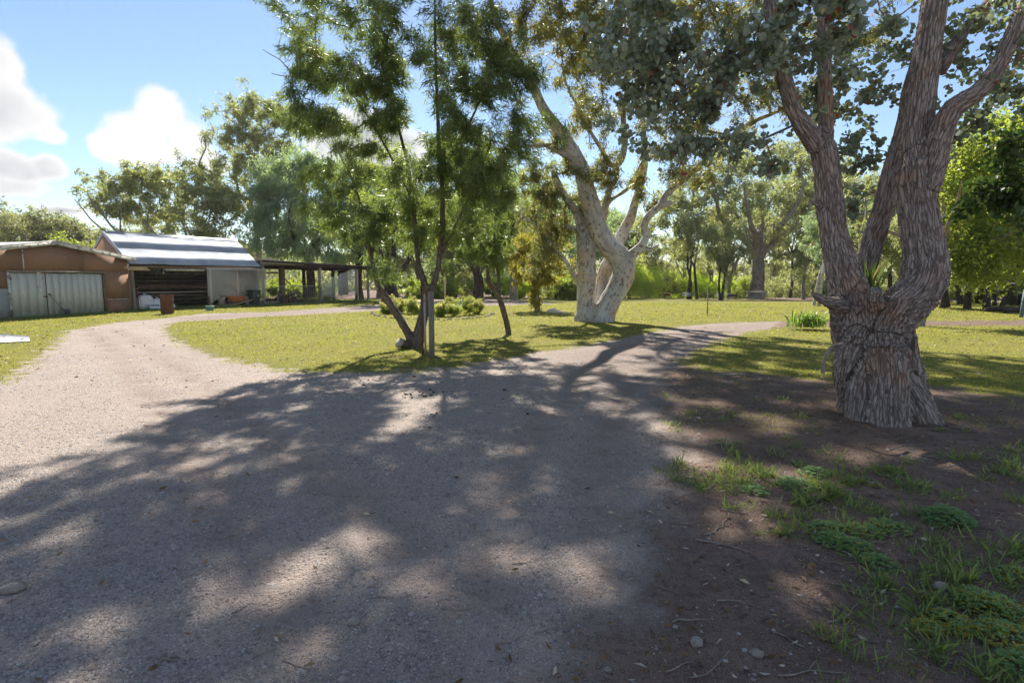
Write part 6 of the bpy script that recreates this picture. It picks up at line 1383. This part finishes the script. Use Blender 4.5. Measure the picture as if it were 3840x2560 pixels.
# sparse short turf fading into the soil
P = np.array([G(rk.uniform(2480, 3840), rk.uniform(1385, 1640)) for _ in range(9000)]); w_ = np.array([float(v) for v in fbm(xyz(P[:, 0] * 1.3, P[:, 1] * 1.3, 8), 3)]); P = P[(w_ > rc.uniform(-.05, .35, len(P)))]
n = len(P); base = np.column_stack([P, hg(P[:, 0], P[:, 1]) - .004])
tag(link('thin_turf', leaves_mesh('thin_turf', base, unit(rc.normal(size=(n, 3)) * [.8, .8, .2] + [0, 0, .7]), rc.uniform(.03, .07, n), .007, rc, 'tri', rc.random(n)), M['grass']), 'thin dry turf fading into the soil around the tree', 'grass', kind='stuff')
def clover(x, y, rad, hgt, n, yellow, label, group=None):
    g = G(x, y); r_ = rc; o = thing_at('clover_plant', label, 'weed', g, group=group)
    a = r_.uniform(0, 6.28, n); q = np.sqrt(r_.random(n)); px_ = np.column_stack([np.cos(a) * q * rad, np.sin(a) * q * rad]); z = hgt * (1 - q ** 2 * .75) * r_.uniform(.45, 1, n)
    c = np.column_stack([px_, z + hg(px_[:, 0] + g[0], px_[:, 1] + g[1]) - o.location.z])
    c3 = np.repeat(c, 3, 0); aa = np.repeat(r_.uniform(0, 6.28, n), 3) + np.tile([0, 2.09, 4.19], n)
    ax = unit(np.column_stack([np.cos(aa), np.sin(aa), r_.normal(size=3 * n) * .25 + .12])); t = np.clip(r_.beta(2, 2, 3 * n) * .92, 0, 1); k = r_.random(3 * n) < yellow; t[k] = .97
    # flat-lying leaflets
    side = np.column_stack([-np.sin(aa), np.cos(aa), np.zeros(3 * n)]); L_ = r_.uniform(.010, .019, 3 * n)[:, None]
    V = np.stack([c3, c3 + ax * L_ * .55 + side * L_ * .48, c3 + ax * L_ + side * L_ * .25, c3 + ax * L_ - side * L_ * .25, c3 + ax * L_ * .55 - side * L_ * .48], 1)
    F5 = np.arange(3 * n)[:, None] * 5 + np.array([[0, 1, 2, 3, 4]])
    link('leaves', mesh_np('leaves', V.reshape(-1, 3), F5, dict(tint=np.repeat(t, 5))), M['clover'], o, kind='stuff')
    mb = MB()
    for i in range(0, n, 4): mb.tube([(px_[i, 0] * .4, px_[i, 1] * .4, -.01), tuple(c[i])], .0012, 3, False)
    mb.build('stems', M['clover'], o)
clover(3550, 1965, .17, .12, 420, .0, 'large fresh green clover cushion beside the wiry grass')
for x, y, r_, h_, n, yl in [(3130, 2040, .13, .06, 200, .06), (3210, 2060, .11, .06, 160, .10), (2980, 1830, .16, .06, 230, .0), (2830, 1850, .12, .05, 150, .0), (3290, 2120, .10, .06, 130, .04), (3330, 1990, .14, .05, 180, .14), (3240, 2000, .13, .05, 160, .2), (3100, 1990, .12, .05, 130, .2), (3050, 1790, .13, .06, 150, 0)]:
    clover(x, y, r_, h_, n, yl, 'low spreading clover patch among the wiry grass tufts', 'clover patches in the weeds')
for x, y, r_, h_, n, yl in [(3560, 2340, .11, .07, 200, .45), (3720, 2290, .16, .08, 320, .3), (3780, 2400, .15, .08, 280, .35), (3650, 2250, .10, .06, 150, .25), (3820, 2180, .12, .07, 180, .3), (3830, 2500, .10, .06, 130, .1), (3480, 2360, .07, .05, 90, .5)]:
    clover(x, y, r_, h_, n, yl, 'yellow-speckled clover patch in the soil', 'yellowing clover patches')
# strap-leaved plant by the rough-barked tree
sp_ = thing_at('strap_leaved_plant', 'clump of glossy arching strap leaves behind the rough-barked tree', 'plant', G(3035, 1238)); vars_ = []
def strap(L_, bend, wd):
    t = np.linspace(0, 1, 7); ang = bend * t ** 1.3; dx = np.cumsum(np.sin(ang)) / 7 * L_; dz = np.cumsum(np.cos(ang)) / 7 * L_; w2 = wd * np.array([.5, .9, 1, .95, .8, .5, .06]) / 2
    V = np.vstack([np.column_stack([dx, -w2, dz + .0]), np.column_stack([dx, w2, dz + .0])]); i = np.arange(6)
    return mesh_np('leaf', V, np.stack([i, i + 1, 8 + i, 7 + i], 1), dict(tint=np.full(14, rk.random())), smooth=True)
M['leaf_strap'] = m_leaf('strap_leaf', (.075, .135, .028), (.16, .23, .045), (), .42, .35)
for k in range(10): me = strap(rk.uniform(.6, 1.0), rk.uniform(.8, 2.3), .05); me.materials.append(M['leaf_strap']); vars_.append(me)
for k in range(150):
    o = bpy.data.objects.new('leaf', vars_[k % 10]); C.objects.link(o); o.parent = sp_; o.location = (rk.gauss(0, .34), rk.gauss(0, .2), -.02); o.rotation_euler = (rk.gauss(0, .15), rk.gauss(0, .12), rk.uniform(0, 6.28)); s = rk.uniform(.75, 1.1); o.scale = (s, s, s)
# daisy bushes and edging stones
def daisy(x, y, w_, h, seed, flower, label, straps=False):
    t = Tree(seed); g = G(x, y); z0 = hz(*g); r_ = t.r
    for q in range(6):
        e = np.array([g[0] + r_.normal() * w_ * .45, g[1] + r_.normal() * w_ * .35, z0 + h * r_.uniform(.5, .8)]); t.limb([[g[0] + r_.normal() * .06, g[1] + r_.normal() * .06, z0 - .05], (np.array([*g, z0]) + e) / 2 + r_.normal(size=3) * .04, e], [.012, .010, .006], step=.12, branchable_from=.2, attach=False)
    t.colonize(sample_clump(r_, (g[0], g[1], z0 + h * .5), (w_ * .62, w_ * .5, h * .46), 90, 4, .3), .1, .2)
    root = empty('flowering_bush', (*g, z0), label=label, cat='bush', group='bushes of the flower bed')
    place(link('stems', t.branch_mesh('stems', .004, with_limbs=True, limb_sides=5), M['twig']), root)
    crown_leaves(t, 'foliage', M['leaf_bright'], root, 34, .085, .024, .05, -.2, 'lance', along=.7)
    tp = np.array(t.pos)[t.tips]; tp = tp[tp[:, 2] > z0 + h * .55]; tp = tp[:flower * 2]
    if len(tp):
        c = np.repeat(tp, 7, 0); a = np.tile(np.arange(7) * .9, len(tp)); ax = unit(np.column_stack([np.cos(a), np.sin(a) * .6, .5 + 0 * a])); place(link('flowers', leaves_mesh('flowers', c + [0, 0, .03], ax, .075, .045, r_, 'lance'), M['petal'], kind='stuff'), root)
for k, (x, y, w_, h) in enumerate([(1450, 1180, .5, .55), (1500, 1178, .6, .68), (1555, 1180, .6, .62), (1545, 1166, .6, .75), (1655, 1190, .7, .62), (1700, 1188, .6, .58), (1688, 1168, .6, .7), (1760, 1182, .65, .8), (1790, 1178, .5, .7), (1480, 1168, .6, .7)]):
    daisy(x, y, w_, h, 400 + k, 26 if k not in (5, 7) else 6, 'leafy bush dotted with pale pink flowers in the bed' if k not in (5, 7) else 'leafy green bush with few flowers in the bed')
for k in range(44):
    t = k / 43 * math.pi; x, y = 1620 + 225 * math.cos(t + math.pi * 0) , 1176 + 26 * math.sin(t)
    rock('edging_stone', 'small rough stone edging the flower bed', 'stone', G(x + rk.gauss(0, 3), y + rk.gauss(0, 1)), (rk.uniform(.1, .2), rk.uniform(.08, .14), rk.uniform(.07, .11)), k, M['rock'], rk.random() * 3, 'edging stones of the flower bed')
# creeper with purple flowers at the right edge: a shrub on its own stems
t = Tree(500); r_ = t.r; g = (8.4, 7.9); z0 = hz(*g)
for q in range(4):
    e = W([3790, 3830, 3700, 3850][q], [560, 780, 700, 640][q], [7.2, 7.4, 7.6, 7.][q]); t.limb([[g[0] + r_.normal() * .1, g[1] + r_.normal() * .1, z0 - .1], [g[0] - .1, g[1], z0 + 1.4], (e * .6 + np.array([g[0], g[1], 2.4]) * .4), e], [.035, .03, .02, .008], step=.2, branchable_from=.4, attach=False)
A = [sample_clump(r_, *pxclump(x, y, Y, rx, ry, rd), n, 4, .3) for x, y, Y, rx, ry, rd, n in [(3760, 560, 7.3, 80, 60, .4, 16), (3740, 730, 7.4, 90, 50, .4, 18), (3830, 680, 7.2, 60, 120, .4, 22), (3660, 760, 7.6, 50, 40, .3, 8), (3840, 850, 7.2, 50, 50, .4, 6)]]
t.colonize(np.vstack(A), .18, .2)
root = empty('creeper_shrub', (*g, z0), label='dark-leaved climbing shrub with small purple flowers', cat='shrub')
place(link('stems', t.branch_mesh('stems', .003, with_limbs=True, limb_sides=6), M['twig']), root)
crown_leaves(t, 'foliage', M['leaf_dark'], root, 24, .075, .05, .07, .4, 'round', along=.6)
tp = np.array(t.pos)[t.tips]; tp = tp[r_.permutation(len(tp))[:9]]; c = np.repeat(tp, 14, 0) + r_.normal(size=(len(tp) * 14, 3)) * .045
place(link('flowers', leaves_mesh('flowers', c, unit(r_.normal(size=(len(c), 3))), .024, .022, r_, 'round'), M['petal_purple'], kind='stuff'), root)
# dead twig reaching out of the willow-leaved tree's crown
mb = MB()
for P, r0 in (([(1165, 300), (1110, 290), (1060, 285), (1018, 276)], .018), ([(1110, 292), (1080, 258), (1050, 225), (1015, 205), (985, 186)], .015)):
    Q = spline(np.array([W(x, y, 13.3) for x, y in P]), .08); mb.tube(Q, np.linspace(r0, r0 * .4, len(Q)), 5)
Q = spline(np.array([W(1165, 300, 13.3), W(1290, 300, 13.3), W(1400, 340, 13.35), W(1480, 420, 13.4), W(1530, 480, Y2)]), .1); mb.tube(Q, np.linspace(.019, .03, len(Q)), 6)
place(mb.build('dead_limb', M['old_bark']), root2)
# far woodland that reads as one mass
rf = np.random.default_rng(900); n = 42000
a = rf.uniform(-1.0, 1.0, n); Yd = rf.uniform(125, 175, n); x = np.tan(a * .92) * Yd; hmax = 6.5 + 5. * fbm(xyz(x / 14, Yd / 40, 3), 3); z = rf.random(n) ** .8 * hmax * 1.2
zb = H(x, Yd); base = np.column_stack([x, Yd, zb + z])
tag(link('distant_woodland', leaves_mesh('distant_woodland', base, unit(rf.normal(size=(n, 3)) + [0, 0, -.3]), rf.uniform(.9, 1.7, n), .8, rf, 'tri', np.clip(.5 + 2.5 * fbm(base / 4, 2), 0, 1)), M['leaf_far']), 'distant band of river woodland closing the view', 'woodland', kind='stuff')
# stumps and logs in the shade on the right
for k, (x, y) in enumerate([(3760, 1172), (3800, 1176), (3835, 1170)]):
    g = G(x, y); o = MB().tube(spline(np.array([(-.9, 0, .12), (0, .1, .15), (.9, -.05, .12)]), .2), .12, 8).build('fallen_log', M['dark_bark']); o.location = (*g, hz(*g)); o.rotation_euler = (0, 0, k * .5); tag(o, 'dark fallen log in the shade behind the bird feeder', 'log', 'fallen logs behind the bird feeder')
# ------------------------------------------------------------------ sunlit air
hb = MB(); hb.box((0, 0, 11), (1640, 1640, 34))
hm = bpy.data.materials.new('haze'); hm.use_nodes = True; ht = hm.node_tree
for n_ in list(ht.nodes):
    if n_.type == 'BSDF_PRINCIPLED': ht.nodes.remove(n_)
hv = ht.nodes.new('ShaderNodeVolumePrincipled'); hv.inputs['Color'].default_value = (.96, .97, 1., 1); hv.inputs['Density'].default_value = .00018; hv.inputs['Anisotropy'].default_value = .35
ht.links.new(hv.outputs[0], ht.nodes['Material Output'].inputs['Volume'])
hz_o = hb.build('haze', hm, kind='stuff', label='thin sunlit haze in the air')
